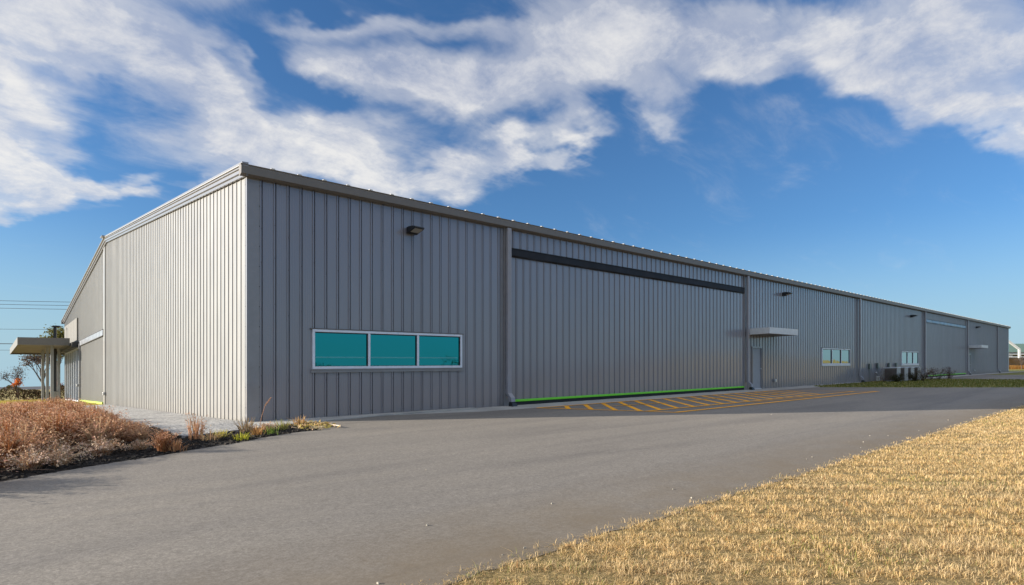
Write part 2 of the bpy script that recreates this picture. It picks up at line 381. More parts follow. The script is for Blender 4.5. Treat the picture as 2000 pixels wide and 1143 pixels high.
# gable wall
STORE = (30.2, 37.7, 3.28); GDOOR = (20.65, 29.7, 3.35, 3.62)
CUTS = [GDOOR[0], GDOOR[1], STORE[0], STORE[1]]
def spans_y(s):
    if GDOOR[0] < s < GDOOR[1]: return [(GDOOR[3], rake)]
    if STORE[0] < s < STORE[1]: return [(STORE[2], rake)]
    return [(0., rake)]
CUTS.append(RIDGE)
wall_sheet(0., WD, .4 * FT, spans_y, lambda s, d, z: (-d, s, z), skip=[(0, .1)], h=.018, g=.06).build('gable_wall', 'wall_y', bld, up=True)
mb = MB(); pr = profile(0, L, 0.)       # far long wall and far gable
for a, b in zip(pr[:-1], pr[1:]): mb.face([(a[0], WD + a[1], 0), (b[0], WD + b[1], 0), (b[0], WD + b[1], EAVE), (a[0], WD + a[1], EAVE)])
mb.build('rear_wall', 'wall_x', bld, up=True)
CUTS = [RIDGE]
wall_sheet(0., WD, 0., lambda s: [(0., rake)], lambda s, d, z: (L + d, s, z)).build('far_gable_wall', 'wall_y', bld, up=True)
# base strip of foundation
mb = MB(); mb.box(-.03, -.03, -.5, L - .01, .05, -.002); mb.box(-.03, .05, -.5, .05, WD - .01, -.0025)
mb.build('foundation', 'conc', bld, up=True)
# corner trim with screws
mb = MB()
mb.box(-.012, -.012, .01, .30, -.003, EAVE - .004); mb.box(-.012, -.003, .01, -.003, .11, EAVE - .004)
for k in range(12):
    z = .35 + k * .45
    mb.box(.25, -.018, z - .008, .266, -.011, z + .008, 1); mb.box(-.018, .075, z - .008, -.011, .091, z + .008, 1)
mb.build('corner_trim', ['trim', 'black'], bld, up=True)
mb = MB(); mb.box(L - .20, -.012, .01, L + .014, -.003, EAVE - .004); mb.box(L + .004, -.003, .01, L + .014, .2, EAVE - .004)
mb.build('corner_trim', 'trim', bld, up=True)
# roof: two sheets with standing ribs
mb = MB(); RT_T = .20
zr = lambda y: rake(y) + RT_T
for y0, y1 in ((-.14, RIDGE), (WD + .14, RIDGE)):
    z0 = EAVE + RT_T - SLOPE * .14
    mb.face([(-.16, y0, z0), (L + .16, y0, z0), (L + .16, y1, zr(y1)), (-.16, y1, zr(y1))])
    mb.face([(-.16, y0, z0 - .06), (L + .16, y0, z0 - .06), (L + .16, y1, zr(y1) - .06), (-.16, y1, zr(y1) - .06)])
    k = 0
    while -.16 + .05 + k * 2 * FT < L + .1:
        x = -.09 + k * 2 * FT; h = .062
        r0 = [(x - .075, y0, z0), (x - .035, y0, z0 + h), (x + .035, y0, z0 + h), (x + .075, y0, z0)]
        r1 = [(x - .075, y1, zr(y1)), (x - .035, y1, zr(y1) + h), (x + .035, y1, zr(y1) + h), (x + .075, y1, zr(y1))]
        mb.prism(r0, r1); k += 1
mb.build('roof', 'roof', bld, up=True)
for sgn, yy in ((-1, -.02), (1, WD + .02)):       # eave gutter: stepped box profile
    mb = MB()
    prof = [(0., 5.46), (.045, 5.43), (.155, 5.47), (.165, 5.63), (.125, 5.655), (.14, 5.685), (.0, 5.69)]
    n = 30
    for i in range(n):
        xa = -.18 + (L + .36) * i / n; xb = -.18 + (L + .36) * (i + 1) / n
        mb.prism([(xa, yy + sgn * d, z) for d, z in prof], [(xb, yy + sgn * d, z) for d, z in prof], caps=(i in (0, n - 1)))
    mb.build('gutter', 'gutter', bld, up=True)
for sx, x in ((-1, -.02), (1, L + .02)):          # rake trim on both gables
    mb = MB()
    prof = [(.0, -.01), (.05, -.01), (.06, .055), (.10, .06), (.115, .215), (.13, .225), (.135, .27), (.0, .275)]
    for y0, y1 in ((-.15, RIDGE), (RIDGE, WD + .15)):
        zz = lambda y: EAVE + SLOPE * (RIDGE - abs(y - RIDGE))
        mb.prism([(x + sx * d, y0, zz(y0) + h) for d, h in prof], [(x + sx * d, y1, zz(y1) + h) for d, h in prof])
    mb.build('rake_trim', 'trim', bld, up=True)
mb = MB(); mb.box(-.26, RIDGE - .25, 0, L + .2, RIDGE + .25, .05)
for i, (x, y, z) in enumerate(mb.v): mb.v[i] = (x, y, z + zr(y) + .035)
mb.build('ridge_cap', 'trim', bld, up=True)
for x, y in ((.9, 2.9), (.9, 12.9)):
    mb = MB(); z = zr(y) ; mb.tube((x, y, z - .05), (x, y, z + .42), .13, .13, 14); mb.tube((x, y, z + .42), (x, y, z + .50), .17, .15, 14)
    mb.build('roof_vent', 'canopy', bld, up=True, smooth=False)

# windows
def window(x0, x1, z0, z1, glass, rail=False, name='window'):
    mb = MB(); fw = .062; yo, yi = -.055, .05
    n = 3; pw = (x1 - x0 - fw) / n
    mb.box(x0, yo, z0, x1, yi, z0 + fw); mb.box(x0, yo, z1 - fw, x1, yi, z1)
    for i in range(n + 1):
        xa = x0 + i * pw; mb.box(xa, yo + .002, z0 + fw, xa + fw, yi, z1 - fw)
    f = mb.build(name, 'alu', bld, up=True, bevel=.006)
    t = MB(); t.box(x0 - .05, -.06, z1 + .002, x1 + .05, -.0, z1 + .022); t.build('head_trim', 'acdark', f, up=True)
    t = MB(); t.box(x0 - .03, -.05, z0 - .085, x1 + .04, -.0, z0 - .003); t.box(x0 - .03, -.07, z0 - .02, x1 + .04, -.05, z0 - .003); t.build('sill', 'trim' if rail else 'alu', f, up=True)
    for i in range(n):
        xa = x0 + i * pw + fw; xb = xa + pw - fw
        g = MB(); g.box(xa, -.005, z0 + fw, xb, .01, z1 - fw); g.build('pane', glass, f, up=True)
        g = MB(); e = .022                       # black gasket round the glass
        g.box(xa, -.03, z1 - fw - e, xb, -.006, z1 - fw); g.box(xa, -.03, z0 + fw, xb, -.006, z0 + fw + e * .6)
        g.box(xb - e, -.03, z0 + fw + e * .6, xb, -.006, z1 - fw - e); g.build('gasket', 'black', f, up=True)
        if rail:
            g = MB(); g.box(xa + .02, -.022, z0 + fw + .205, xb - .09, -.006, z0 + fw + .235); g.build('blind_rail', M['blind'], f, up=True)
    return f
window(*WINS[0], 'glass_teal', True); window(*WINS[1], 'glass_pale'); window(*WINS[2], 'glass_pale')

# big folding doors
def ribbed(s0, s1, off, z0, z1, place, h=.026, g=.05):
    mb = MB(); p = profile(s0, s1, off, (), h, g)
    for a, b in zip(p[:-1], p[1:]): mb.face([place(a[0], a[1], z0), place(b[0], b[1], z0), place(b[0], b[1], z1), place(a[0], a[1], z1)])
    return mb
for i, (a, b, z0, z1) in enumerate(HDOORS):
    d = ribbed(a, b, .12, .185, z0, lambda s, d, z: (s, .0 - d - .012, z)).build('hangar_door', 'wall_x', bld, up=True)
    mb = MB(); n = 40
    for k in range(n):         # hanging vinyl flap with soft folds
        xa = a + (b - a) * k / n; xb = a + (b - a) * (k + 1) / n
        w = lambda x: .012 * math.sin(x * 2.3) + .008 * math.sin(x * 5.1 + 1)
        mb.face([(xa, -.06, z1 - .01), (xb, -.06, z1 - .01), (xb, -.075 + w(xb), z0 + .02), (xa, -.075 + w(xa), z0 + .02)])
        mb.face([(xa, -.075 + w(xa), z0 + .02), (xb, -.075 + w(xb), z0 + .02), (xb, -.05, z0 - .03), (xa, -.05, z0 - .03)])
    mb.build('header_flap', 'flap' if i == 0 else simple('blue_grey_vinyl', (.10, .16, .24), .3, var=.4, scale=1.5), d, up=True, smooth=True)
    mb = MB(); mb.box(a - .02, -.075, z1 - .012, b + .02, .02, z1 + .012); mb.box(a - .02, .06, 0, b + .02, .09, z1)
    mb.build('header_edge', 'dark', d, up=True)
    mb = MB(); mb.box(a + .02, -.075, .115, b - .03, .0, .185); mb.build('bottom_seal', 'green', d, up=True, bevel=.012)
    mb = MB(); mb.box(a, -.03, .0, b, .028, .113); mb.build('bottom_gap', 'dark', d, up=True)
    for xa, ya, xb in ((a - .34, -.038, a - .30), (a - .26, -.045, a), (b, -.045, b + .10)):
        mb = MB(); mb.box(xa, ya, 0., xb, 0., EAVE); mb.build('jamb_trim', 'trim', d, up=True)
a, b, z0, z1 = GDOOR
d = ribbed(a, b, .3, .13, z0, lambda s, d, z: (-.012 - d, s, z), .018, .05).build('hangar_door', 'wall_y', bld, up=True)
mb = MB(); mb.box(-.075, a, z0, .0, b, z1); mb.build('header_flap', 'clear_flap', d, up=True, bevel=.01)
mb = MB(); mb.box(-.08, a - .02, z1, .02, b + .02, z1 + .03); mb.box(-.078, a - .02, z0 - .03, .0, b + .02, z0 - .003); mb.box(.07, a, 0, .09, b, z1); mb.box(-.04, a - .06, 0, .0, a - .005, z1 + .03); mb.build('header_edge', 'dark', d, up=True)
mb = MB(); mb.box(-.10, a + .02, .03, -.0, b - .02, .13); mb.build('bottom_seal', 'lime', d, up=True, bevel=.012)
mb = MB(); mb.box(-.10, b + .01, 0, -.0, b + .42, STORE[2] + .2); mb.build('jamb_trim', 'trim', d, up=True)
mb = MB(); mb.box(-.045, a - .45, 0, -.0, a - .07, rake(a - .3) - .01); mb.build('jamb_trim', 'wall_y', d, up=True)

# personnel doors
for x0, x1, zt in PDOORS:
    mb = MB(); mb.box(x0 + .055, .0, .03, x1 - .055, .05, zt - .055); d = mb.build('door', 'door', bld, up=True, bevel=.004)
    mb = MB(); mb.box(x0, -.05, 0, x0 + .05, .06, zt); mb.box(x1 - .05, -.05, 0, x1, .06, zt); mb.box(x0 + .05, -.05, zt - .05, x1 - .05, .06, zt); mb.box(x0 - .03, -.06, zt + .002, x1 + .03, 0, zt + .03, 0)
    mb.build('door_frame', 'trim', d, up=True)
    mb = MB(); xh = x1 - .13; mb.tube((xh, .0, 1.0), (xh, -.065, 1.0), .028, .022, 10); mb.tube((xh, -.055, 1.0), (xh - .12, -.055, 1.0), .012, .01, 8)
    mb.build('handle', 'steel', d, up=True)
    mb = MB(); mb.box(x0 + .052, -.045, .0, x1 - .052, -.002, .028); mb.build('threshold', 'alu', d, up=True)
# door canopies
for x0, x1, dep, z0, z1 in ((23.05, 26.20, 1.10, 2.64, 2.93), (69.14, 72.3, 1.10, 2.66, 2.93)):
    mb = MB(); mb.box(x0, -dep, z0, x1, -.05, z0 + .03); mb.box(x0, -dep, z0 + .03, x1, -dep + .04, z1); mb.box(x0, -dep + .04, z0 + .03, x0 + .04, -.05, z1); mb.box(x1 - .04, -dep + .04, z0 + .03, x1, -.05, z1)
    mb.box(x0 + .04, -dep + .04, z1 - .08, x1 - .04, -.05, z1 - .05)
    c = mb.build('door_canopy', 'white', bld, up=True)
    mb = MB(); mb.box(x0 + .12, -dep + .12, z0 - .006, x1 - .12, -.12, z0 - .001); mb.build('soffit', 'soffit', c, up=True)
# downspouts
def downspout(xc):
    mb = MB(); w, dp, y = .082, .115, -.055
    mb.box(xc - w, y - dp, .50, xc + w, y, 5.44)
    d = mb.build('downspout', 'downspout', bld, up=True, bevel=.02)
    for z in (1.63, 3.45, .62):
        mb = MB(); mb.box(xc - w - .006, y - dp - .006, z, xc + w + .006, -.036, z + .018); mb.build('strap', 'downspout', d, up=True)
    mb = MB(); y0, y1 = y, y - dp
    r = lambda z, o: [(xc - w, y1 - o, z), (xc + w, y1 - o, z), (xc + w, y0 - o, z), (xc - w, y0 - o, z)]
    mb.prism(r(.52, 0.), r(.40, 0.)); mb.prism(r(.40, 0.), r(.26, .15)); mb.prism(r(.26, .15), r(.13, .17))
    mb.build('elbow', 'downspout', d, up=True, bevel=.006)
    mb = MB(); mb.prism(r(.135, .17), r(.085, .17)); mb.prism([(xc - w, y1 - .20, .09), (xc + w + .02, y1 - .20, .09), (xc + w, y0 - .15, .09), (xc - w, y0 - .15, .09)], [(xc - w - .01, y1 - .24, -.04), (xc + w + .05, y1 - .24, -.04), (xc + w + .02, y0 - .16, -.04), (xc - w, y0 - .16, -.04)])
    mb.build('drain_boot', 'black', d, up=True)
for x in (25, 75, 125, 175, 225, 275): downspout(x * FT + (0. if x < 60 else .05))

# entrance: raised flat-panel surround, glazed storefront, canopy on square columns
mb = MB()
y0, y1 = 30.95, 38.1; rk = lambda y: min(5.2, rake(y) - .25)
mb.box(-.09, y0, 3.60, -.0, STORE[1] + .5, 5.12)
for yy in np.arange(y0 + 1.6, STORE[1], 1.6): mb.box(-.093, yy - .006, 3.62, -.088, yy + .006, 5.10, 1)
mb.build('entrance_surround', ['surround', 'trim'], bld, up=True)
mb = MB(); ya, yb, zt = STORE
for yy in np.linspace(ya, yb, 7): mb.box(-.09, yy - .035, .08, .04, yy + .035, zt - .02)
mb.box(-.085, ya, .0, .04, yb, .078); mb.box(-.088, ya, zt - .1, .038, yb, zt - .02); 
s = mb.build('storefront', 'alu', bld, up=True)
mb = MB(); mb.box(-.035, ya, .05, -.02, yb, zt - .06); mb.build('pane', 'glass_dark', s, up=True)
mb = MB(); mb.box(-.40, ya - .1, zt, -.03, yb + .3, zt + .30); mb.build('header', 'black', s, up=True)
CX, CY0, CY1, CZ0, CZ1 = -2.865, 31.07, 44.0, 3.43, 3.87
mb = MB(); t = .06
mb.box(CX, CY0, CZ0, -.42, CY0 + t, CZ1); mb.box(CX, CY1 - t, CZ0, 4., CY1, CZ1); mb.box(CX, CY0 + t, CZ0, CX + t, CY1 - t, CZ1)
mb.box(-.48, CY0 + t, CZ0, -.42, WD + .2, CZ1)
mb.box(CX + t, CY0 + t, CZ1 - .10, -.48, CY1 - t, CZ1 - .04); mb.box(-.48, WD + .2, CZ1 - .10, 4., CY1 - t, CZ1 - .04)
can = mb.build('entrance_canopy', 'canopy_grey', bld, up=True)
mb = MB(); mb.box(CX + t, CY0 + t, CZ0 + .10, -.48, CY1 - t, CZ0 + .13); mb.build('soffit', 'soffit', can, up=True)
for x, y in ((-1.21, 32.0), (-1.22, 35.3), (-1.24, 39.0), (-.50, 37.0)):
    mb = MB(); w = .078; mb.box(x - w, y - w, -.35, x + w, y + w, CZ0 + .10); mb.box(x - w - .05, y - w - .05, -.36, x + w + .05, y + w + .05, -.03 + .05)
    mb.build('column', 'column', can, up=True)

# ------------------------------------------------------------------ fittings on and by the long wall
def lamp_mesh(root):
    mb = MB(); w = .15
    prof = [(0, -.085), (0, .085), (-.10, .09), (-.24, .08), (-.42, .04), (-.42, .0), (-.12, -.07), (-.085, -.09)]
    mb.prism([(-w, y, z) for y, z in prof], [(w, y, z) for y, z in prof]); mb.build('housing', 'black', root, bevel=.01)
    mb = MB(); mb.prism([(-w + .03, -.16, -.063), (w - .03, -.16, -.063), (w - .03, -.38, -.012), (-w + .03, -.38, -.012)], [(-w + .03, -.16, -.066), (w - .03, -.16, -.066), (w - .03, -.38, -.015), (-w + .03, -.38, -.015)]); mb.build('lens', 'lens', root)
LG = 'wall lamps under the eave'
lamps = [(4.20, 'large black wall lamp above the wide teal window'), (26.95, 'black wall lamp above the larger door canopy'),
         (49.7, 'black wall lamp above the small window behind the condenser cabinets'), (72.7, 'smallest black wall lamp, above the small far door canopy')]
p = thing('wall_lamp', lamps[0][1], 'lamp', (lamps[0][0], -.036, 4.86 + grade(lamps[0][0])), 0, LG); lamp_mesh(p)
for x, lb in lamps[1:]: dup(p, (x, -.036, 4.88 + grade(x)), lb)

# wall boxes
def wbox(root):
    mb = MB(); mb.box(-.14, -.11, -.18, .14, 0, .18); mb.build('cabinet', 'boxgreen', root, bevel=.01)
    mb = MB(); mb.box(.141, -.08, -.06, .20, -.04, .09); mb.tube((.20, -.055, .06), (.26, -.055, .06), .02, .02, 8); mb.build('lever', 'steel', root)
    mb = MB(); mb.tube((0, -.05, -.16), (0, -.05, -1.05), .014, .014, 8); mb.build('conduit', 'boxgreen', root)
bx = [(40.1, 'grey-green switch box on the wall beside the third downspout'), (41.75, 'grey-green switch box, second from the downspout, above the small utility pipe'),
      (44.2, 'grey-green switch box on the wall just above the near condenser cabinet'), (45.8, 'grey-green switch box above the gap between the first two cabinets')]
p = thing('switch_box', bx[0][1], 'electrical box', (bx[0][0], -.036, 1.02 + grade(bx[0][0])), 0, 'switch boxes on the long wall'); wbox(p)
for x, lb in bx[1:]: dup(p, (x, -.036, 1.05 + grade(x)), lb)
def outlet(root):
    mb = MB(); mb.box(-.09, -.05, -.07, .09, 0, .07); mb.build('back_box', 'acgrey', root, bevel=.01)
    mb = MB(); mb.box(-.06, -.10, -.085, .075, -.05, .06); mb.build('cover', 'steel', root, bevel=.015)
p = thing('outlet_box', 'small grey outlet box low on the wall under the near canopy', 'outlet', (25.9, -.036, .38 + grade(25.9)), 0, 'low outlet boxes'); outlet(p)
dup(p, (71.7, -.036, .42 + grade(71.7)), 'small grey outlet box low on the wall under the far canopy')
dup(p, (-.036, 20.14, .55), 'small pale outlet box on the sunlit gable wall beside the big door', rz=-PI / 2)
dup(p, (-.115, 29.95, 1.0), 'small white box on the post beside the glazed entrance', rz=-PI / 2)

def condenser(root):
    w, d, h = .76, .76, .90
    mb = MB(); mb.box(0, 0, .03, w, d, h); mb.build('body', 'acgrey', root, bevel=.012)
    mb = MB(); mb.box(-.012, .03, .07, -.001, d - .03, h - .05)
    for k in range(16):
        z = .10 + k * .047; mb.prism([(-.012, .04, z), (-.035, .04, z - .02), (-.035, .04, z - .014), (-.012, .04, z + .012)], [(-.012, d - .04, z), (-.035, d - .04, z - .02), (-.035, d - .04, z - .014), (-.012, d - .04, z + .012)])
    mb.build('louver_panel', 'acdark', root)
    mb = MB(); mb.box(-.02, -.02, h + .001, w + .02, d + .02, h + .035); mb.tube((w / 2, d / 2, h + .036), (w / 2, d / 2, h + .05), .30, .28, 20, 0); mb.build('top_cover', 'alu', root, bevel=.008)
    mb = MB(); mb.box(-.05, -.05, -.10, w + .05, d + .05, .028); mb.build('base_pad', 'conc', root)
acs = [40.48, 42.15, 43.62, 45.2]
al = ['grey condenser cabinet showing its whole dark louvered side', 'grey condenser cabinet tucked directly behind the one showing its full louvers', 'grey condenser cabinet standing behind a dense dark shrub', 'grey condenser cabinet beside the fourth downspout, at the end of the row']
p = thing('condenser_unit', al[0], 'air conditioner', (acs[0], -1.58, G(acs[0], -1.58) + .03), 0, 'condenser cabinets along the long wall'); condenser(p)
for x, lb in zip(acs[1:], al[1:]): dup(p, (x, -1.58, G(x, -1.58) + .03), lb)
# small pipework left of the cabinets
p = thing('utility_pipe', 'small pale pipe assembly low by the wall beside the louvered condenser cabinet', 'pipe', (41.2, -.30, G(41.2, -.3)))
mb = MB(); mb.tube((0, .1, 0), (0, .1, .30), .035, .035, 10); mb.tube((-.05, .1, .30), (.42, .1, .30), .05, .05, 10); mb.tube((.36, .1, .30), (.36, .1, 0), .035, .035, 10); mb.build('pipe', 'white', p)
mb = MB(); mb.tube((-.18, .12, .52), (-.08, .12, .58), .07, .07, 12); mb.tube((-.12, .12, 0), (-.12, .12, .54), .018, .018, 8); mb.build('gauge', 'acgrey', p)

# ------------------------------------------------------------------ leaf helpers
def tinted(base, var):
    f = 1 + random.uniform(-var, var); return [max(.003, c * f * (1 + random.uniform(-.08, .08))) for c in base] + [1.]
class TB(MB):                       # mesh builder with a tint per vertex
    def __init__(s): super().__init__(); s.t = []
    def fill(s, c): s.t += [c] * (len(s.v) - len(s.t))
    def leaf(s, p, size, c, elong=1.):
        a = Vector((random.gauss(0, 1), random.gauss(0, 1), random.gauss(0, .7))).normalized(); b = a.cross(Vector((random.gauss(0, 1), random.gauss(0, 1), random.gauss(0, 1)))).normalized()
        a *= size * elong; b *= size * .5
        s.face([p - a * .5, p + b * .6, p + a * .5, p - b * .6]); s.fill(c)
def limb_tree(tb, base, h, r, spread, depth, n_top=5, twig=.012, seed=0, trunk_part=.35, col=(.10, .085, .075)):
    rd = random.Random(seed); tips = []
    def go(p, d, ln, r, lv):
        q = p
        for k in range(2):
            d = (d + Vector((rd.gauss(0, .12), rd.gauss(0, .12), rd.gauss(.03, .06)))).normalized()
            q2 = q + d * ln / 2; r2 = max(twig * .5, r * .86); tb.tube(q, q2, r, r2, 6 if lv < 2 else 4, caps=False); q = q2; r = r2
        if lv == depth: tips.append(q); return
        for k in range(rd.choice((2, 3, 3)) if lv else n_top):
            ang = rd.uniform(0, 2 * PI); side = Vector((math.cos(ang), math.sin(ang), 0))
            go(q - d * ln * rd.uniform(0, .35), (d * rd.uniform(.7, 1.1) + side * spread * rd.uniform(.6, 1.2)).normalized(), ln * rd.uniform(.6, .8), r * rd.uniform(.5, .68), lv + 1)
    go(Vector(base), Vector((0, 0, 1)), h * trunk_part, r, 0)
    return tips

# ------------------------------------------------------------------ ornamental grass
def clump_mesh(h, n, spread, stemc, plumec, seed, plume=True):
    random.seed(seed); tb = TB()
    for i in range(n):
        a = random.uniform(0, 2 * PI); rr = random.uniform(0, .13); lean = abs(random.gauss(0, spread)); hh = h * random.uniform(.55, 1.05)
        p = Vector((math.cos(a) * rr, math.sin(a) * rr, 0)); a2 = a + random.gauss(0, .6)
        o = Vector((math.cos(a2), math.sin(a2), 0)); side = Vector((-o.y, o.x, 0)); wd = random.uniform(.0035, .008)
        pts = []
        for k in range(5):
            t = k / 4; pts.append(p + o * (lean * hh * t ** 1.8) + Vector((0, 0, hh * (t - .25 * lean * t * t))))
        tb.ribbon(pts, [wd, wd, wd * .9, wd * .7, wd * .3], (side + Vector((random.gauss(0, .4), random.gauss(0, .4), 0))).normalized()); tb.fill(tinted(stemc, .35))
        if plume and i % 2:
            c = tinted(plumec, .3); q = pts[-1]; dr = (pts[-1] - pts[-2]).normalized()
            for k in range(9):
                s = q - dr * (k * .028) + Vector((random.gauss(0, .016), random.gauss(0, .016), random.gauss(0, .016))); tb.leaf(s, random.uniform(.018, .034), c, 1.6)
    me = tb.build('grass_clump', 'foliage', tint=tb.t).data
    return me
def clump(me, name, x, y, s, label, cat, group=None):
    o = bpy.data.objects.new(name, me); COL.objects.link(o)
    o.location = (x, y, G(x, y) + .0); o.rotation_euler = (0, 0, random.uniform(0, 6.28)); o.scale = (s, s, s * random.uniform(.9, 1.1))
    return tag(o, label, cat, group, 'thing')
STEM = (.31, .135, .055); PLUME = (.50, .30, .19); PALE = (.46, .30, .18)
protos = [clump_mesh(.60, 260, .45, STEM, PLUME, 20 + k) for k in range(4)] + [clump_mesh(.52, 230, .8, PALE, PLUME, 40 + k) for k in range(2)] + \
         [clump_mesh(.34, 150, 1.0, PALE, (.60, .46, .34), 50 + k) for k in range(3)]
for o in [o for o in COL.objects if o.name.startswith('grass_clump')]: bpy.data.objects.remove(o)
random.seed(99); OG = 'ornamental grasses in the mulch bed'
def bed_right(y): return -2.2 if y < 2 else (-2.35 if y < 15 else -2.5)
def bed_front(x): return -3.98 + (x + 2.4) * .52       # near edge of the bed along the driveway
yy = 12.6
while yy > -5.2:
    x = bed_right(yy) - random.uniform(.1, .35); first = True
    while x > -6.4:
        px, py = x + random.uniform(-.18, .18), yy + random.uniform(-.2, .2)
        dy = py - bed_front(px)
        if dy > .22:
            tall = dy > 2.2 or random.random() < .25
            dens = 1. if dy > 3 else (.95 if dy > 1.2 else .95)
            if random.random() < dens:
                me = protos[random.choice((0, 1, 2, 3, 3, 4))] if tall else protos[random.choice((5, 6, 7, 8, 4))]
                clump(me, 'grass_clump', px, py, random.uniform(.82, 1.15) * (1. - .035 * max(0., py - 3.)) * (1. if tall else random.uniform(.75, 1.1)) * (.66 if first and py < 7 else 1.), 'dry reddish-tan feathery grass clump among others in the dark mulch bed', 'grass clump', OG)
        x -= random.uniform(.45, .7); first = False
    yy -= .58
# single tufts along the thin mulch strip before the corner
def tuft(x, y, h, n, spread, col, label, plume=None, seed=1, wd=1.):
    me = clump_mesh(h, n, spread, col, plume or col, seed, plume is not None)
    o = [o for o in COL.objects if o.data is me][0]; o.name = 'grass_tuft'; o.location = (x, y, G(x, y)); return tag(o, label, 'grass tuft')
tuft(-1.62, -2.45, .46, 55, .3, (.45, .25, .13), 'pinkish feathery grass tuft at the tip of the gravel', PLUME, 61)
tuft(-1.48, -2.75, .22, 80, .9, (.40, .28, .16), 'low pale grass tuft beside the tip of the gravel', None, 62)
tuft(-.62, -1.92, .34, 90, .6, (.30, .22, .13), 'brown grass tuft at the gravel edge with one tall seed stalk', None, 63)
tb = TB(); pts = [Vector((0, 0, 0)), Vector((.06, .02, .3)), Vector((.14, .05, .52)), Vector((.26, .10, .66))]
for a, b in zip(pts[:-1], pts[1:]): tb.tube(a, b, .006, .005, 5)
tb.fill(tinted((.4, .22, .13), .1))
for k in range(60):
    t = random.random(); tb.leaf(pts[2].lerp(pts[3], t) + Vector((random.gauss(0, .012),) * 3), .025, tinted(PLUME, .2), 1.8)
o = tb.build('seed_stalk', 'foliage', tint=tb.t); o.location = (-.42, -1.98, G(-.42, -1.98)); tag(o, 'single tall bent seed stalk rising before the building corner', 'grass stalk')
tuft(-.62, -2.50, .22, 55, .7, (.40, .22, .08), 'orange-brown grass tuft on dark mulch', None, 64)
tuft(-.40, -2.62, .24, 34, .6, (.20, .27, .05), 'bright green grass tuft at the asphalt edge', None, 65)
tuft(.02, -1.95, .24, 55, .6, (.27, .25, .07), 'green and orange grass tuft below the apron edge', None, 66)
tuft(-.22, -1.85, .20, 90, .9, (.50, .33, .20), 'pale brown grass tuft against the concrete corner', (.55, .4, .28), 67)
tuft(.55, -1.55, .26, 80, .55, (.48, .30, .13), 'tan upright grass tuft near the end of the mulch strip', None, 68)
tuft(-1.18, -2.35, .17, 70, .8, (.42, .36, .08), 'yellowish low grass tuft by the gravel edge', None, 69)
tuft(-1.05, -3.02, .16, 70, .9, (.46, .44, .05), 'yellow-green low grass tuft at the driveway edge', None, 70)
tuft(-2.2, -3.72, .22, 60, .8, (.50, .27, .13), 'rust-coloured low grass tuft at the driveway edge', None, 71)
tb = TB()
for k in range(420):
    q = Vector((random.gauss(.72, .17), random.gauss(-1.75, .28), random.uniform(.01, .07))); tb.leaf(q, random.uniform(.05, .11), tinted(random.choice(((.50, .34, .14), (.55, .42, .25), (.36, .28, .08))), .3), 1.4)
for k in range(len(tb.v)): x, y, z = tb.v[k]; tb.v[k] = (x, y, z + G(x, y))
tag(tb.build('leaf_litter', 'foliage', tint=tb.t), kind='stuff', label='dry tan leaf litter at the end of the mulch strip', cat='leaf litter')
mb = MB(); P0 = [(.62, -1.35), (.85, -1.75), (1.0, -2.0), (1.08, -2.35)]
for (a, b) in zip(P0[:-1], P0[1:]): mb.tube((a[0], a[1], G(*a) + .05), (b[0], b[1], G(*b) + .045), .022, .018, 6)
tag(mb.build('fallen_stick', simple('bleached_wood', (.5, .42, .34), .8)), 'pale bent stick lying at the end of the mulch strip', 'stick')

# mulch chips, driveway pebbles
def scatter(name, mat_name, pts, size, flat, label, cat):
    mb = MB()
    for x, y in pts:
        s = random.uniform(*size); a = random.uniform(0, PI); dx, dy = math.cos(a) * s, math.sin(a) * s; z = G(x, y) + .012; h = s * flat; w = random.uniform(.25, .7)
        tl = random.uniform(-.5, .5) * s
        r0 = [(x - dx - dy * w, y - dy + dx * w, z), (x + dx - dy * w, y + dy + dx * w, z + tl * .3), (x + dx + dy * w, y + dy - dx * w, z + tl * .3), (x - dx + dy * w, y - dy - dx * w, z)]
        r1 = [(q[0] * .75 + x * .25, q[1] * .75 + y * .25, q[2] + h + abs(tl)) for q in r0]; mb.prism(r0, r1)
    return tag(mb.build(name, mat_name), label, cat, kind='stuff')
def inside(x, y, poly):
    c = False
    for i in range(len(poly)):
        (x1, y1), (x2, y2) = poly[i], poly[i - 1]
        if (y1 > y) != (y2 > y) and x < (x2 - x1) * (y - y1) / (y2 - y1) + x1: c = not c
    return c
random.seed(5); pts = []
while len(pts) < 5200:
    x, y = random.uniform(-5.5, .9), random.uniform(-6, 6)
    if inside(x, y, mulch) and random.random() < (1 if y < 0 else .4): pts.append((x, y))
scatter('mulch_chips', 'mulch', pts, (.015, .05), .3, 'dark wood chips covering the planting bed', 'mulch')
pts = []
for k in range(46):
    e = abs(random.gauss(0, .45)); pts.append((random.uniform(-6, 22), LAWN_Y + .05 + e))
for k in range(10): pts.append((random.uniform(-6, 25), random.uniform(-10.6, -2)))
scatter('pebbles', speckle('pale_pebble', [(.3, (.22, .19, .15)), (.7, (.40, .37, .32))], 20., .1, .002), pts, (.004, .012), .8, 'pale pebbles scattered on the asphalt beside the lawn', 'pebbles')

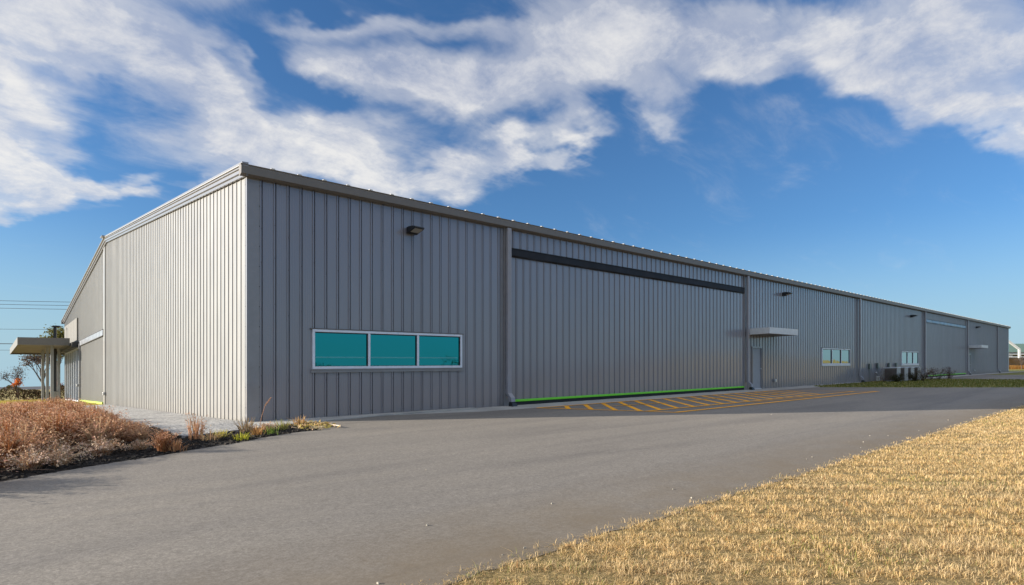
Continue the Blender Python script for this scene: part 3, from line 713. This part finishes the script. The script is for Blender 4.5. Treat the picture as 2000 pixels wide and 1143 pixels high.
# ------------------------------------------------------------------ grass blades (numpy)
def blades(name, x, y, h, w, cols, label, lean=.8, zoff=0.):
    n = len(x); z = np.array([G(a, b) for a, b in zip(x, y)]) + zoff
    az = rng.uniform(0, 2 * PI, n); ln = np.abs(rng.normal(0, lean, n)); ox, oy = np.cos(az), np.sin(az); fa = rng.uniform(0, 2 * PI, n); sx, sy = np.cos(fa) * w, np.sin(fa) * w
    V = np.zeros((n, 5, 3)); 
    V[:, 0] = np.stack([x - sx, y - sy, z], 1); V[:, 1] = np.stack([x + sx, y + sy, z], 1)
    mx, my, mz = x + ox * h * ln * .35, y + oy * h * ln * .35, z + h * .62 / np.sqrt(1 + .3 * ln ** 2)
    V[:, 2] = np.stack([mx - sx * .8, my - sy * .8, mz], 1); V[:, 3] = np.stack([mx + sx * .8, my + sy * .8, mz], 1)
    V[:, 4] = np.stack([x + ox * h * ln, y + oy * h * ln, z + h / np.sqrt(1 + ln ** 2)], 1)
    idx = (np.arange(n) * 5)[:, None]; T = (idx[:, :, None] + np.array([[0, 1, 3], [0, 3, 2], [2, 3, 4]])[None]).reshape(-1)
    me = bpy.data.meshes.new(name); me.vertices.add(n * 5); me.vertices.foreach_set('co', V.ravel().astype(np.float32))
    nt = n * 3; me.loops.add(nt * 3); me.loops.foreach_set('vertex_index', T.astype(np.int32)); me.polygons.add(nt); me.polygons.foreach_set('loop_start', (np.arange(nt) * 3).astype(np.int32))
    me.update(calc_edges=True); me.materials.append(M['blades'])
    C = np.ones((n, 5, 4), dtype=np.float32); C[:, :, :3] = cols[:, None, :]
    at = me.color_attributes.new('tint', 'FLOAT_COLOR', 'POINT'); at.data.foreach_set('color', C.ravel())
    o = bpy.data.objects.new(name, me); COL.objects.link(o); return tag(o, label, 'grass', kind='stuff')
def vnoise(x, y, s, k=0):
    return (np.sin(x * s + 1.3 * np.sin(y * s * .9 + k)) + np.sin(y * s * 1.13 + 1.7 * np.sin(x * s * .8 + 2 * k)) + np.sin((x + y) * s * .63 + k)) / 3
def pick(n, table, extra=None):
    t = np.array([c for c, _ in table]); p = np.array([q for _, q in table], float); p /= p.sum(); i = rng.choice(len(table), n, p=p)
    return t[i] * rng.uniform(.72, 1.25, (n, 1))
N = 2600000
x = rng.uniform(-4.5, 27, N); y = np.where(rng.uniform(0, 1, N) < .004, rng.uniform(LAWN_Y, LAWN_Y + .13, N), rng.uniform(-16.5, LAWN_Y + .03, N))
dx, dy = x - CAM.x, y - CAM.y; dep = dx * FW.x + dy * FW.y; lat = dx * RT.x + dy * RT.y
k = (dep > 1.1) & (np.abs(lat) < dep * 1.15 + .6) & (rng.uniform(0, 1, N) < np.minimum(1, (4.0 / np.maximum(dep, 1)) ** 1.1) * np.where(y > -15.6, 1., .6))
cl = vnoise(x, y, 14.) * .55 + vnoise(x + 3.1, y - 1.7, 31., 2.) * .5 + vnoise(y * .9 + 2., x, 47., 3.) * .35 + vnoise(x, y, 3.7, 4.) * .2
k &= rng.uniform(0, 1, N) < .64 + .85 * cl
x, y, dep, cl = x[k], y[k], dep[k], cl[k]
patch = vnoise(x, y, 2.3, 1.) + .5 * vnoise(x, y, 6.1, 3.)
h = .031 * (1 + .6 * np.clip(cl, -.5, 1)) * rng.uniform(.45, 1.6, len(x)) * np.where((x > .2) & (y < -12.1), 1.2, 1.) * np.where(dep < 5.5, 1.05, 1.)
cols = pick(len(x), [((.68, .50, .255), 6), ((.55, .38, .17), 4), ((.68, .52, .30), 3), ((.42, .30, .13), 1.6), ((.22, .23, .07), .6), ((.45, .20, .07), .2)])
gr = (patch > .6) & (rng.uniform(0, 1, len(x)) < .13); cols[gr] = np.array((.22, .24, .06)) * rng.uniform(.7, 1.3, (gr.sum(), 1))
cols *= np.clip(1. + .25 * cl, .75, 1.2)[:, None]
gm = vnoise(x, y, 2.9, 5.) > .45; cols[gm] = cols[gm] * .88 + .12 * np.array((.40, .36, .30))
blades('dry_lawn_grass', x, y, h, (.0009 + .00026 * dep), cols, 'short straw-coloured dormant lawn grass beside the driveway', 1.7)
print('lawn blades', len(x))
N = 30000; x = rng.uniform(28, 60, N); y = rng.uniform(-14, -.5, N)
isl = isl_edge[:5] + [(37.2, -13), (54, -14.2), (51.1, -6.7), (50.0, -3.1), (49.6, -.45), (29.6, -.5)]
k = np.array([inside(a, b, isl) for a, b in zip(x, y)]); x, y = x[k], y[k]
blades('island_grass', x, y, rng.uniform(.04, .10, len(x)), np.full(len(x), .016), pick(len(x), [((.13, .155, .03), 5), ((.20, .19, .045), 3), ((.36, .27, .10), 1.3)]), 'short green turf of the grass island before the condenser cabinets')
N = 46000; x = rng.uniform(-11, -.1, N); y = rng.uniform(13., 42, N); k = ~((x > -2.2) & (y < 19.8)) & ~((x > -.35) & (y > 29)); x, y = x[k], y[k]
blades('left_lawn_grass', x, y, rng.uniform(.03, .09, len(x)), np.full(len(x), .014), pick(len(x), [((.42, .34, .07), 5), ((.34, .30, .06), 3), ((.5, .36, .14), 2)]), 'yellow-green lawn grass around the entrance')

# ------------------------------------------------------------------ shrubs beside the condensers
def shrub(x, y, h, w, leaves, col, seed, label):
    random.seed(seed); p = thing('shrub', label, 'shrub', (x, y, G(x, y)), random.uniform(0, 6), 'shrubs along the long wall'); tb = TB(); lf = TB(); 
    for s in range(9):
        a = random.uniform(0, 2 * PI); q = Vector((0, 0, 0)); d = Vector((math.cos(a) * random.uniform(.3, 1.), math.sin(a) * random.uniform(.3, 1.), 1.2)).normalized()
        for k in range(5):
            d = (d + Vector((random.gauss(0, .25), random.gauss(0, .25), random.gauss(.0, .12)))).normalized(); q2 = q + d * h * random.uniform(.2, .28)
            q2.x = max(-w, min(w, q2.x)); q2.y = max(-w, min(w, q2.y))
            tb.tube(q, q2, .010 - .0015 * k, .0085 - .0015 * k, 4, caps=False)
            for j in range(leaves if k else leaves // 3): lf.leaf(q.lerp(q2, random.random()) + Vector((random.gauss(0, .075), random.gauss(0, .075), random.gauss(0, .05))), random.uniform(.03, .06), tinted(col, .4), 1.4)
            q = q2
    tb.build('stem', simple('shrub_bark', (.09, .06, .05), .9), p); lf.build('foliage', 'foliage', p, tint=lf.t); return p
shrub(39.65, -1.05, .85, .5, 2, (.15, .07, .05), 1, 'bare twiggy shrub by the pale pipe assembly')
shrub(39.9, -1.75, .50, .36, 40, (.05, .05, .02), 2, 'dense low dark shrub before the near cabinet louvers')
shrub(42.2, -2.15, .55, .48, 36, (.05, .045, .02), 3, 'dense dark shrub before the third condenser cabinet')
shrub(43.3, -2.35, .82, .6, 18, (.09, .06, .03), 4, 'open brownish shrub before the last condenser cabinet')
shrub(46.4, -2.1, .80, .6, 10, (.10, .05, .035), 5, 'sparse reddish shrub between the last cabinet and the far big door')
shrub(48.3, -2.15, .80, .6, 14, (.08, .045, .03), 6, 'reddish-brown shrub in the middle of the green strip of the far door')
shrub(50.0, -2.4, .80, .6, 16, (.09, .045, .035), 7, 'reddish-brown shrub ending the row, against the green strip of the far door')

# ------------------------------------------------------------------ far left: trees, hedge, lamp post, wires, hills
def tree_leaves(tb, tips, n, spread, size, col, var=.4):
    for t in tips:
        for k in range(n): tb.leaf(t + Vector((random.gauss(0, spread), random.gauss(0, spread), random.gauss(0, spread * .8))), random.uniform(size * .6, size * 1.3), tinted(col, var), 1.3)
def make_tree(name, x, y, h, r, spread, depth, label, leaf=None, seed=3, tp=.35, ntop=5, col=(.085, .07, .065), wide=1.):
    p = thing(name, label, 'tree', (x, y, G(x, y))); tb = MB(); random.seed(seed)
    tips = limb_tree(tb, (0, 0, -.05), h, r, spread, depth, ntop, .02, seed, tp)
    mz = max(t.z for t in tips); f = h / mz; f2 = f * wide
    tb.v = [(a * f2, b * f2, c * f) for a, b, c in tb.v]; tips = [Vector((t.x * f2, t.y * f2, t.z * f)) for t in tips]
    tb.build('trunk', simple(name + '_bark', col, .9, var=.3), p)
    lf = TB()
    if leaf: tree_leaves(lf, tips, *leaf)
    else: tree_leaves(lf, tips, 3, .25, .09, (.10, .08, .07), .3)
    lf.build('crown', 'foliage', p, tint=lf.t); return p
make_tree('bare_tree', -1.9, 60, 2.9, .10, .55, 5, 'leafless tree standing behind the hedge beyond the orange maple', None, 11, .32, 4, wide=.62)
make_tree('maple_tree', -2.42, 41.5, 1.55, .035, .42, 3, 'small orange maple tree on the lawn before the hedge', (9, .07, .085, (.60, .17, .025), .4), 12, .5, 6, wide=.52)
make_tree('brown_tree', -.15, 56, 4.3, .16, .6, 5, 'large bare brownish tree behind the entrance columns', (8, .24, .12, (.12, .085, .065), .4), 13, .3, 6, wide=.62)
make_tree('green_tree', .15, 47.5, 5.7, .16, .5, 4, 'tall olive-green tree rising above the entrance canopy', (34, .26, .15, (.13, .12, .03), .5), 14, .28, 7, wide=.62)
make_tree('red_shrub', .10, 45.0, 1.2, .04, .6, 3, 'small red-leaved shrub seen between the columns and glazing', (14, .14, .09, (.22, .05, .04), .4), 15, .3, 6, wide=.6)
random.seed(21); tb = TB()
for k in range(17000):
    x = random.uniform(-11, 8); y = 44.6 + random.gauss(0, .8); hh = .82 + .22 * math.sin(x * 1.7) + .12 * math.sin(x * 4.3 + 1)
    z = random.uniform(0, 1) ** .7 * hh; tb.leaf(Vector((x, y, G(x, y) + z)), random.uniform(.07, .14), tinted(random.choice(((.085, .06, .03), (.11, .075, .04), (.065, .065, .02), (.12, .065, .035))), .4), 1.3)
tag(tb.build('hedgerow', 'foliage', tint=tb.t), 'low brown and olive hedgerow at the end of the left lawn', 'hedge', kind='stuff')
random.seed(77); tb = TB()
for k in range(64):
    c = Vector((random.uniform(20, 150), random.uniform(-112, -98), 0)); c.z = G(c.x, c.y); hh = random.uniform(3.5, 7.6) * (.75 + .25 * math.sin(c.x * .17)); wd = hh * random.uniform(.28, .45)
    tb.tube(c, c + Vector((0, 0, hh * .6)), .16, .06, 5); tb.fill(tinted((.09, .075, .06), .2))
    for j in range(170):
        a = random.uniform(0, 2 * PI); t = random.random(); q = c + Vector((math.cos(a) * wd * random.random() ** .5, math.sin(a) * wd * random.random() ** .5, hh * (.22 + .78 * t) )); tb.leaf(q, random.uniform(.3, .7), tinted(random.choice(((.09, .075, .035), (.06, .07, .03), (.12, .08, .045))), .4), 1.2)
tag(tb.build('treeline', 'foliage', tint=tb.t), 'far line of autumn trees mirrored at the foot of the wide window', 'trees', kind='stuff')
lx, ly = -.70, 37.0; gz = G(lx, ly)
p = thing('street_lamp', 'black square lamp post standing on a concrete base behind the canopy', 'lamp post', (lx, ly, gz), R(-20))
mb = MB(); mb.tube((0, 0, -.1), (0, 0, .62), .24, .24, 20); mb.build('base', 'conc', p)
mb = MB(); w = .075; mb.box(-w, -w, .62, w, w, 5.0); mb.box(-.15, -.15, .622, .15, .15, .66); mb.build('pole', 'black', p)
mb = MB(); mb.box(-.10, -.16, 5.002, .30, .16, 5.09); mb.box(-.16, -.05, 5.0, -.1, .05, 5.07); mb.build('lamp_head', 'black', p, bevel=.01)
wires = [(13.47, 13.25, .030, 'topmost of the thin power lines beside the roof'), (12.95, 12.75, .030, 'second power line from the top'), (12.40, 12.2, .030, 'third power line from the top, lowest of the close trio'),
         (9.38, 9.3, .024, 'lone thin power line level with the lamp post head'), (7.28, 7.2, .05, 'thick dark power line level with the canopy top'), (6.36, 6.3, .022, 'lowest thin power line, below the canopy fascia')]
for z0, z1, r, lb in wires:
    mb = MB(); q = []
    for i in range(25):
        lat = -200 + i * 8.2; pt = CAM + FW * 85 + RT * lat
        sag = ((lat + 100) / 100) ** 2 * .5 - .33
        q.append(Vector((pt.x, pt.y, z0 + (z1 - z0) * (lat + 73.7) / 10.3 + sag * .0 + .0002 * (lat + 72) ** 2)))
    for a, b in zip(q[:-1], q[1:]): mb.tube(a, b, r, r, 5, caps=False)
    tag(mb.build('power_line', 'black'), lb, 'power line', 'overhead power lines at the left')
mb = MB(); n = 120; random.seed(4)      # distant wooded ridge
ring0, ring1, ring2 = [], [], []
for i in range(n + 1):
    lat = -1500 + i * 22.; c = CAM + FW * 900 + RT * lat; z = 3.2 + 2.2 * math.sin(i * .23) + 1.2 * math.sin(i * .71 + 1) + random.uniform(-.5, .5); c2 = c + FW * 160
    ring0.append((c.x, c.y, -3)); ring1.append((c.x + FW.x * 60, c.y + FW.y * 60, z)); ring2.append((c2.x, c2.y, -3))
for i in range(n): mb.face([ring0[i], ring0[i + 1], ring1[i + 1], ring1[i]]); mb.face([ring1[i], ring1[i + 1], ring2[i + 1], ring2[i]])
tag(mb.build('hills', 'hill'), kind='structure')

# ------------------------------------------------------------------ far right: brick building with green roof
bp = CAM + FW * 112 + RT * 93.8
bb = thing('brick_building', 'distant brick building with green metal roof and white gable frames', 'building', (bp.x, bp.y, 4.43), TH - PI / 2)
mb = MB(); mb.box(-14, 2.2, -.3, 2.1, 14, 2.38); mb.box(2.1, 4.2, -.3, 22, 14, 2.38); mb.build('wall', 'brick', bb)
mb = MB()
mb.prism([(-15, .8, 3.35), (-15, 8, 5.5), (-15, 15.2, 3.35), (-15, 8, 5.35)], [(22.5, .8, 3.35), (22.5, 8, 5.5), (22.5, 15.2, 3.35), (22.5, 8, 5.35)])
k = -15.
while k < 22.5:
    mb.prism([(k, .8, 3.35), (k + .05, .8, 3.35), (k + .05, .8, 3.43), (k, .8, 3.43)], [(k, 8, 5.5), (k + .05, 8, 5.5), (k + .05, 8, 5.58), (k, 8, 5.58)]); k += .42
mb.build('roof', 'roof_green', bb)
mb = MB(); mb.box(-15, 1.0, 2.9, 22.5, 1.15, 3.33); mb.box(2.1, 1.16, 2.385, 22.4, 4.1, 2.55); mb.box(-14.5, 1.16, 2.385, 2.1, 2.15, 3.2); mb.build('fascia', 'white', bb)
def bar(mb, a, b, t, y0, y1):
    dx, dz = b[0] - a[0], b[1] - a[1]; l = math.hypot(dx, dz); nx, nz = -dz / l * t / 2, dx / l * t / 2
    q = [(a[0] + nx, a[1] + nz), (b[0] + nx, b[1] + nz), (b[0] - nx, b[1] - nz), (a[0] - nx, a[1] - nz)]
    mb.prism([(x, y0, z) for x, z in q], [(x, y1, z) for x, z in q])
for (px, pz, y0, hw, dn) in ((-1.1, 6.05, -.6, 3.1, 2.3), (.87, 6.95, 7.6, 2.6, 4.4)):
    mb = MB(); s = .72; bar(mb, (px, pz), (px - hw, pz - hw * s), .34, y0, y0 + .3); bar(mb, (px + .12, pz), (px + hw, pz - hw * s), .34, y0 - .002, y0 + .298)
    if dn < 3:
        for sg in (-1, 1): mb.box(px + sg * hw - .17, y0 + .01, 0 if sg < 0 else .0 + 2.2, px + sg * hw + .17, y0 + .28, pz - hw * s + .1)
        mb.box(px + hw - .16, y0 + .01, -.2, px + hw + .16, y0 + .28, .0 + 2.2) if False else None
    mb.build('gable_frame', 'white', bb)
mb = MB(); mb.box(-4, 2.08, .5, .62, 2.18, 2.36)
w = mb.build('window', 'white', bb)
for k in range(4):
    for z0, z1 in ((.6, 1.05), (1.13, 1.68), (1.76, 2.3)):
        g = MB(); g.box(-3.9 + k * 1.13, 2.05, z0, -3.9 + k * 1.13 + 1.03, 2.075, z1); g.build('pane', 'glass_dark', w)
mb = MB(); mb.box(1.07, 2.12, .55, 1.55, 2.19, 2.0); mb.build('door', 'white', bb)
random.seed(31); tb = TB()
for k in range(5000):
    x = random.uniform(-8, 14); y = random.uniform(-1.5, .6); h = random.uniform(.4, .95); q = bp + RT * x + FW * y; q.z = 4.35
    e = Vector((random.gauss(0, .18), random.gauss(0, .18), h)); tb.ribbon([q, q + e * .6, q + e], [.03, .035, .02], Vector((RT.x, RT.y, 0))); tb.fill(tinted((.55, .30, .09), .35))
tag(tb.build('tall_grass', 'foliage', tint=tb.t), 'tall orange-brown grass before the distant brick building', 'grass', kind='stuff')
make_tree('ornamental_tree', bp.x - 1.4 * FW.x + RT.x * 1.6, bp.y - 1.4 * FW.y + RT.y * 1.6, 2.4, .05, .7, 4, 'thin leafless tree before the distant brick building', None, 17, .3, 5)

# ------------------------------------------------------------------ sky, sun, camera
SUN_EL = 15.; sd = Vector((-.844, .536, 0)).normalized(); SUN_AZ = math.atan2(sd.x, sd.y)
w = bpy.data.worlds.new('World'); SC.world = w; w.use_nodes = True; nt = w.node_tree; bg = nt.nodes['Background']
sky = nd(nt, 'ShaderNodeTexSky', sky_type='NISHITA', sun_disc=False, sun_elevation=R(SUN_EL), sun_rotation=SUN_AZ % (2 * PI), air_density=1.1, dust_density=.6, ozone_density=3.5, altitude=200)
tc = nt.nodes.new('ShaderNodeTexCoord'); D = tc.outputs['Generated']
sx = nd(nt, 'ShaderNodeSeparateXYZ', {0: D})
az = nd(nt, 'ShaderNodeMath', {0: sx.outputs[0], 1: sx.outputs[1]}, operation='ARCTAN2'); el = nd(nt, 'ShaderNodeMath', {0: sx.outputs[2]}, operation='ARCSINE')
ae = nd(nt, 'ShaderNodeCombineXYZ', {0: az.outputs[0], 1: el.outputs[0]})
# a cloud layer at constant height: noise is laid on the plane overhead, so it flattens towards the horizon
zz = nd(nt, 'ShaderNodeMath', {0: sx.outputs[2], 1: .22}, operation='ADD')
pl = nd(nt, 'ShaderNodeVectorMath', {0: D, 1: (1, 1, 0)}, operation='MULTIPLY')
inv = nd(nt, 'ShaderNodeMath', {0: 1., 1: zz.outputs[0]}, operation='DIVIDE')
pv = nd(nt, 'ShaderNodeVectorMath', {0: pl.outputs[0]}, operation='SCALE'); nt.links.new(inv.outputs[0], pv.inputs['Scale'])
#CLOUDS
CL = [(2.7,25.2,4.4,2.7,4,0.75), (9.2,26,6.7,2.8,-12,1.0), (14.4,23.7,5.1,3,-25,1.0), (6.4,22.3,4.1,1.5,-19,0.5), (21,21.6,6.3,2.7,-15,1.0), (27.3,21.1,7,1.9,-7,1.0), (34.9,21.6,5.7,1.5,3,0.9), (40.8,22.2,2.7,0.7,0,0.528), (15.6,28.5,2.2,1.4,-18,0.45), (18.4,27.2,1.3,0.6,-32,0.6), (1.8,19,2.8,2.5,19,1.1), (1.5,16.9,2.4,1.2,18,0.5), (2.7,15.6,4.5,1.4,1,1.35), (6.8,15.5,2.5,1,-12,1.2), (1.8,13.1,3.5,1,11,1.2), (3.7,21.7,2,0.5,16,0.35), (8.8,17.4,1.1,0.7,18,0.7), (6.3,17.2,0.8,0.5,17,0.5), (14.2,17.7,2.5,0.8,10,0.9), (27.3,29.3,4.4,1.7,-7,0.8), (33,27.6,6.2,2.4,-15,1.0), (39.9,27.1,7.6,2.1,-3,0.88), (45.8,29.7,6.7,3,-2,0.88), (53.1,29.7,8.2,3.1,-9,0.88), (60.5,28.1,5.3,2.3,-10,0.836), (50.7,32.4,5.2,1.6,-4,0.528), (64.4,26.8,3.5,1.1,-11,0.528), (34.9,32.5,6.6,0.8,3,0.6), (25,31.9,6.2,0.7,8,0.7), (30.1,24.4,5.2,0.9,9,0.35), (47.3,23.7,2.6,1.4,-20,0.836), (44.3,22.6,4,0.8,-1,0.528), (49.7,22,2.6,0.7,1,0.44), (55.7,24.2,2.6,1.7,-26,0.748), (56.9,21.9,1.7,0.5,-23,0.44), (52.4,26.1,3,1.1,-20,0.44), (70.9,26.2,3.9,1.7,-19,0.792), (75.2,25.5,4.9,2.6,-20,0.88), (79.5,22.7,5.3,3,-33,0.88), (81.6,25,4.3,2.4,-26,0.7040000000000001), (78.9,20,5.2,1.3,-25,0.66), (73.8,22.4,4.1,1.2,-23,0.44), (67.7,28.6,2.6,0.9,-20,0.308), (85.2,17.8,3,1.9,-27,0.7), (71.2,20.3,8.8,1,-15,0.22), (56.4,21.1,14.8,1.5,-8,0.132), (25,24.3,4.9,1.4,7,0.2), (11.7,19.4,4.3,1,1,0.25), (5.1,12.5,3.5,0.4,9,0.25), (9.2,15.1,4.1,0.7,-2,0.3), (-3.1,22.1,5.3,3.7,48,0.9), (-4.3,13.8,4.5,2.2,18,0.8), (10.6,31.9,10.2,1.9,16,0.6), (51.7,36,15.2,2,-5,0.8), (79.8,29.3,8.8,2,-19,0.8)]
warp = nd(nt, 'ShaderNodeTexNoise', {'Vector': pv.outputs[0], 'Scale': 2.6, 'Detail': 5., 'Roughness': .55})
wv = nd(nt, 'ShaderNodeVectorMath', {0: warp.outputs['Color'], 1: (.5, .5, .5)}, operation='SUBTRACT'); wv = nd(nt, 'ShaderNodeVectorMath', {0: wv.outputs[0], 1: (.34, .22, 0)}, operation='MULTIPLY')
aew = nd(nt, 'ShaderNodeVectorMath', {0: ae.outputs[0], 1: wv.outputs[0]}, operation='ADD')
acc = None
for (a, e, ra, re, rot, s) in CL:
    mp = nd(nt, 'ShaderNodeMapping', {'Vector': aew.outputs[0], 'Location': (R(a), R(e), 0), 'Rotation': (0, 0, R(rot)), 'Scale': (R(ra), R(re), 1)}, vector_type='TEXTURE')
    ln = nd(nt, 'ShaderNodeVectorMath', {0: mp.outputs[0]}, operation='LENGTH')
    mr = nd(nt, 'ShaderNodeMapRange', {0: ln.outputs['Value'], 1: .05, 2: 1.95, 3: s, 4: 0.}, interpolation_type='SMOOTHSTEP')
    acc = mr.outputs[0] if acc is None else nd(nt, 'ShaderNodeMath', {0: acc, 1: mr.outputs[0]}, operation='ADD').outputs[0]
if acc is None: acc = nd(nt, 'ShaderNodeValue').outputs[0]
# unseen broken cloud added overhead and behind the viewer to fill the shade
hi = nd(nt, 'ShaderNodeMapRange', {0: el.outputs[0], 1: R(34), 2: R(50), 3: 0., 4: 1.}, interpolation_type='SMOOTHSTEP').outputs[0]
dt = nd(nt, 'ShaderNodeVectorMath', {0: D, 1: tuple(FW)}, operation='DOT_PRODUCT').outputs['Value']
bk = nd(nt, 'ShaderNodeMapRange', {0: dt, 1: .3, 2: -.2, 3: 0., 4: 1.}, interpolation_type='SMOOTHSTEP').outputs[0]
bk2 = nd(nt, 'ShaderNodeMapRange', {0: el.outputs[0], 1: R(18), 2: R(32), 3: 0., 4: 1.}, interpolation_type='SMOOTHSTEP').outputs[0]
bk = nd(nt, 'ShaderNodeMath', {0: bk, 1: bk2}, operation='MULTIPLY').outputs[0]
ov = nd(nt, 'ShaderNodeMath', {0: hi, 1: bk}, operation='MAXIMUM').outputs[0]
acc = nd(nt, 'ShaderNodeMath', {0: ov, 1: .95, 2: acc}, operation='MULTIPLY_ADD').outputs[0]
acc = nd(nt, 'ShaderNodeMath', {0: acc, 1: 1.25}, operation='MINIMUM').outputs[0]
n1 = noise(nt, 5.0, 11, pv.outputs[0], .68, .25); st = nd(nt, 'ShaderNodeMapping', {'Vector': pv.outputs[0], 'Rotation': (0, 0, R(38)), 'Scale': (1.3, 2.8, 1)})
n2 = noise(nt, 2.4, 9, st.outputs[0], .64, .5)
def mad(a, b, c): return nd(nt, 'ShaderNodeMath', {0: a, 1: b, 2: c}, operation='MULTIPLY_ADD').outputs[0]
nn = mad(n2, .2, nd(nt, 'ShaderNodeMath', {0: n1, 1: .8}, operation='MULTIPLY').outputs[0])
d1 = mad(nn, 2.0, -1.0); d1 = nd(nt, 'ShaderNodeMath', {0: d1, 1: acc}, operation='ADD').outputs[0]
d2 = mad(n2, 1.5, -.75); d2 = nd(nt, 'ShaderNodeMath', {0: d2, 1: acc}, operation='ADD').outputs[0]
thick = nd(nt, 'ShaderNodeMapRange', {0: d1, 1: .32, 2: 1.55, 3: 0., 4: .95}, interpolation_type='SMOOTHSTEP').outputs[0]
veil = nd(nt, 'ShaderNodeMapRange', {0: d2, 1: .05, 2: 1.1, 3: 0., 4: .6}, interpolation_type='SMOOTHSTEP').outputs[0]
al = nd(nt, 'ShaderNodeMath', {0: thick, 1: veil}, operation='MAXIMUM')
sh = mad(nn, .9, nd(nt, 'ShaderNodeMath', {0: noise(nt, 1.5, 4, pv.outputs[0], .5, .3), 1: .7}, operation='MULTIPLY').outputs[0])
shade = nd(nt, 'ShaderNodeMapRange', {0: sh, 1: .56, 2: .92, 3: 0., 4: 1.})
KS = 1.
cc = mixc(nt, shade.outputs[0], (1.5, 1.62, 1.98), (2.72, 2.68, 2.62))
cc = mixc(nt, ov, cc, (4.3, 4.3, 4.35))  # the added cloud is brighter than the visible ones, as fill light
hs = nd(nt, 'ShaderNodeHueSaturation', {'Saturation': 1.08, 'Color': sky.outputs[0]}); sk = mixc(nt, 1., hs.outputs[0], (.33, .41, .49), 'MULTIPLY')
hz = nd(nt, 'ShaderNodeMapRange', {0: el.outputs[0], 1: 0., 2: R(15), 3: .93, 4: 0.}, interpolation_type='SMOOTHSTEP').outputs[0]
sk = mixc(nt, hz, sk, (1.22, 1.82, 2.2))
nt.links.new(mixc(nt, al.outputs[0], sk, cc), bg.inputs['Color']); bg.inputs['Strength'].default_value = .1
w.cycles.sampling_method = 'MANUAL'; w.cycles.sample_map_resolution = 1024

sl = bpy.data.lights.new('sun', 'SUN'); sl.energy = 3.3; sl.angle = R(.53); sl.color = (1., .91, .77)
so = bpy.data.objects.new('sun', sl); COL.objects.link(so)
sv = Vector((sd.x * math.cos(R(SUN_EL)), sd.y * math.cos(R(SUN_EL)), math.sin(R(SUN_EL)))); so.rotation_euler = sv.to_track_quat('Z', 'Y').to_euler(); so.location = (-60, 40, 30)

cam = bpy.data.cameras.new('camera'); co = bpy.data.objects.new('camera', cam); COL.objects.link(co); SC.camera = co
co.location = CAM; co.rotation_euler = (PI / 2, 0, TH - PI / 2); cam.sensor_width = 36; cam.sensor_fit = 'HORIZONTAL'
cam.lens = 36 * 1153.92 / 2000; cam.shift_y = (760 - 571.5) / 2000; cam.clip_start = .1; cam.clip_end = 9000
vs = SC.view_settings; vs.view_transform = 'Standard'; vs.look = 'None'; vs.exposure = 1.7; vs.gamma = 1
SC.cycles.max_bounces = 6; SC.cycles.diffuse_bounces = 3; SC.cycles.glossy_bounces = 3; SC.cycles.transparent_max_bounces = 4
SC.render.film_transparent = False
try: SC.cycles.use_denoising = True
except Exception: pass
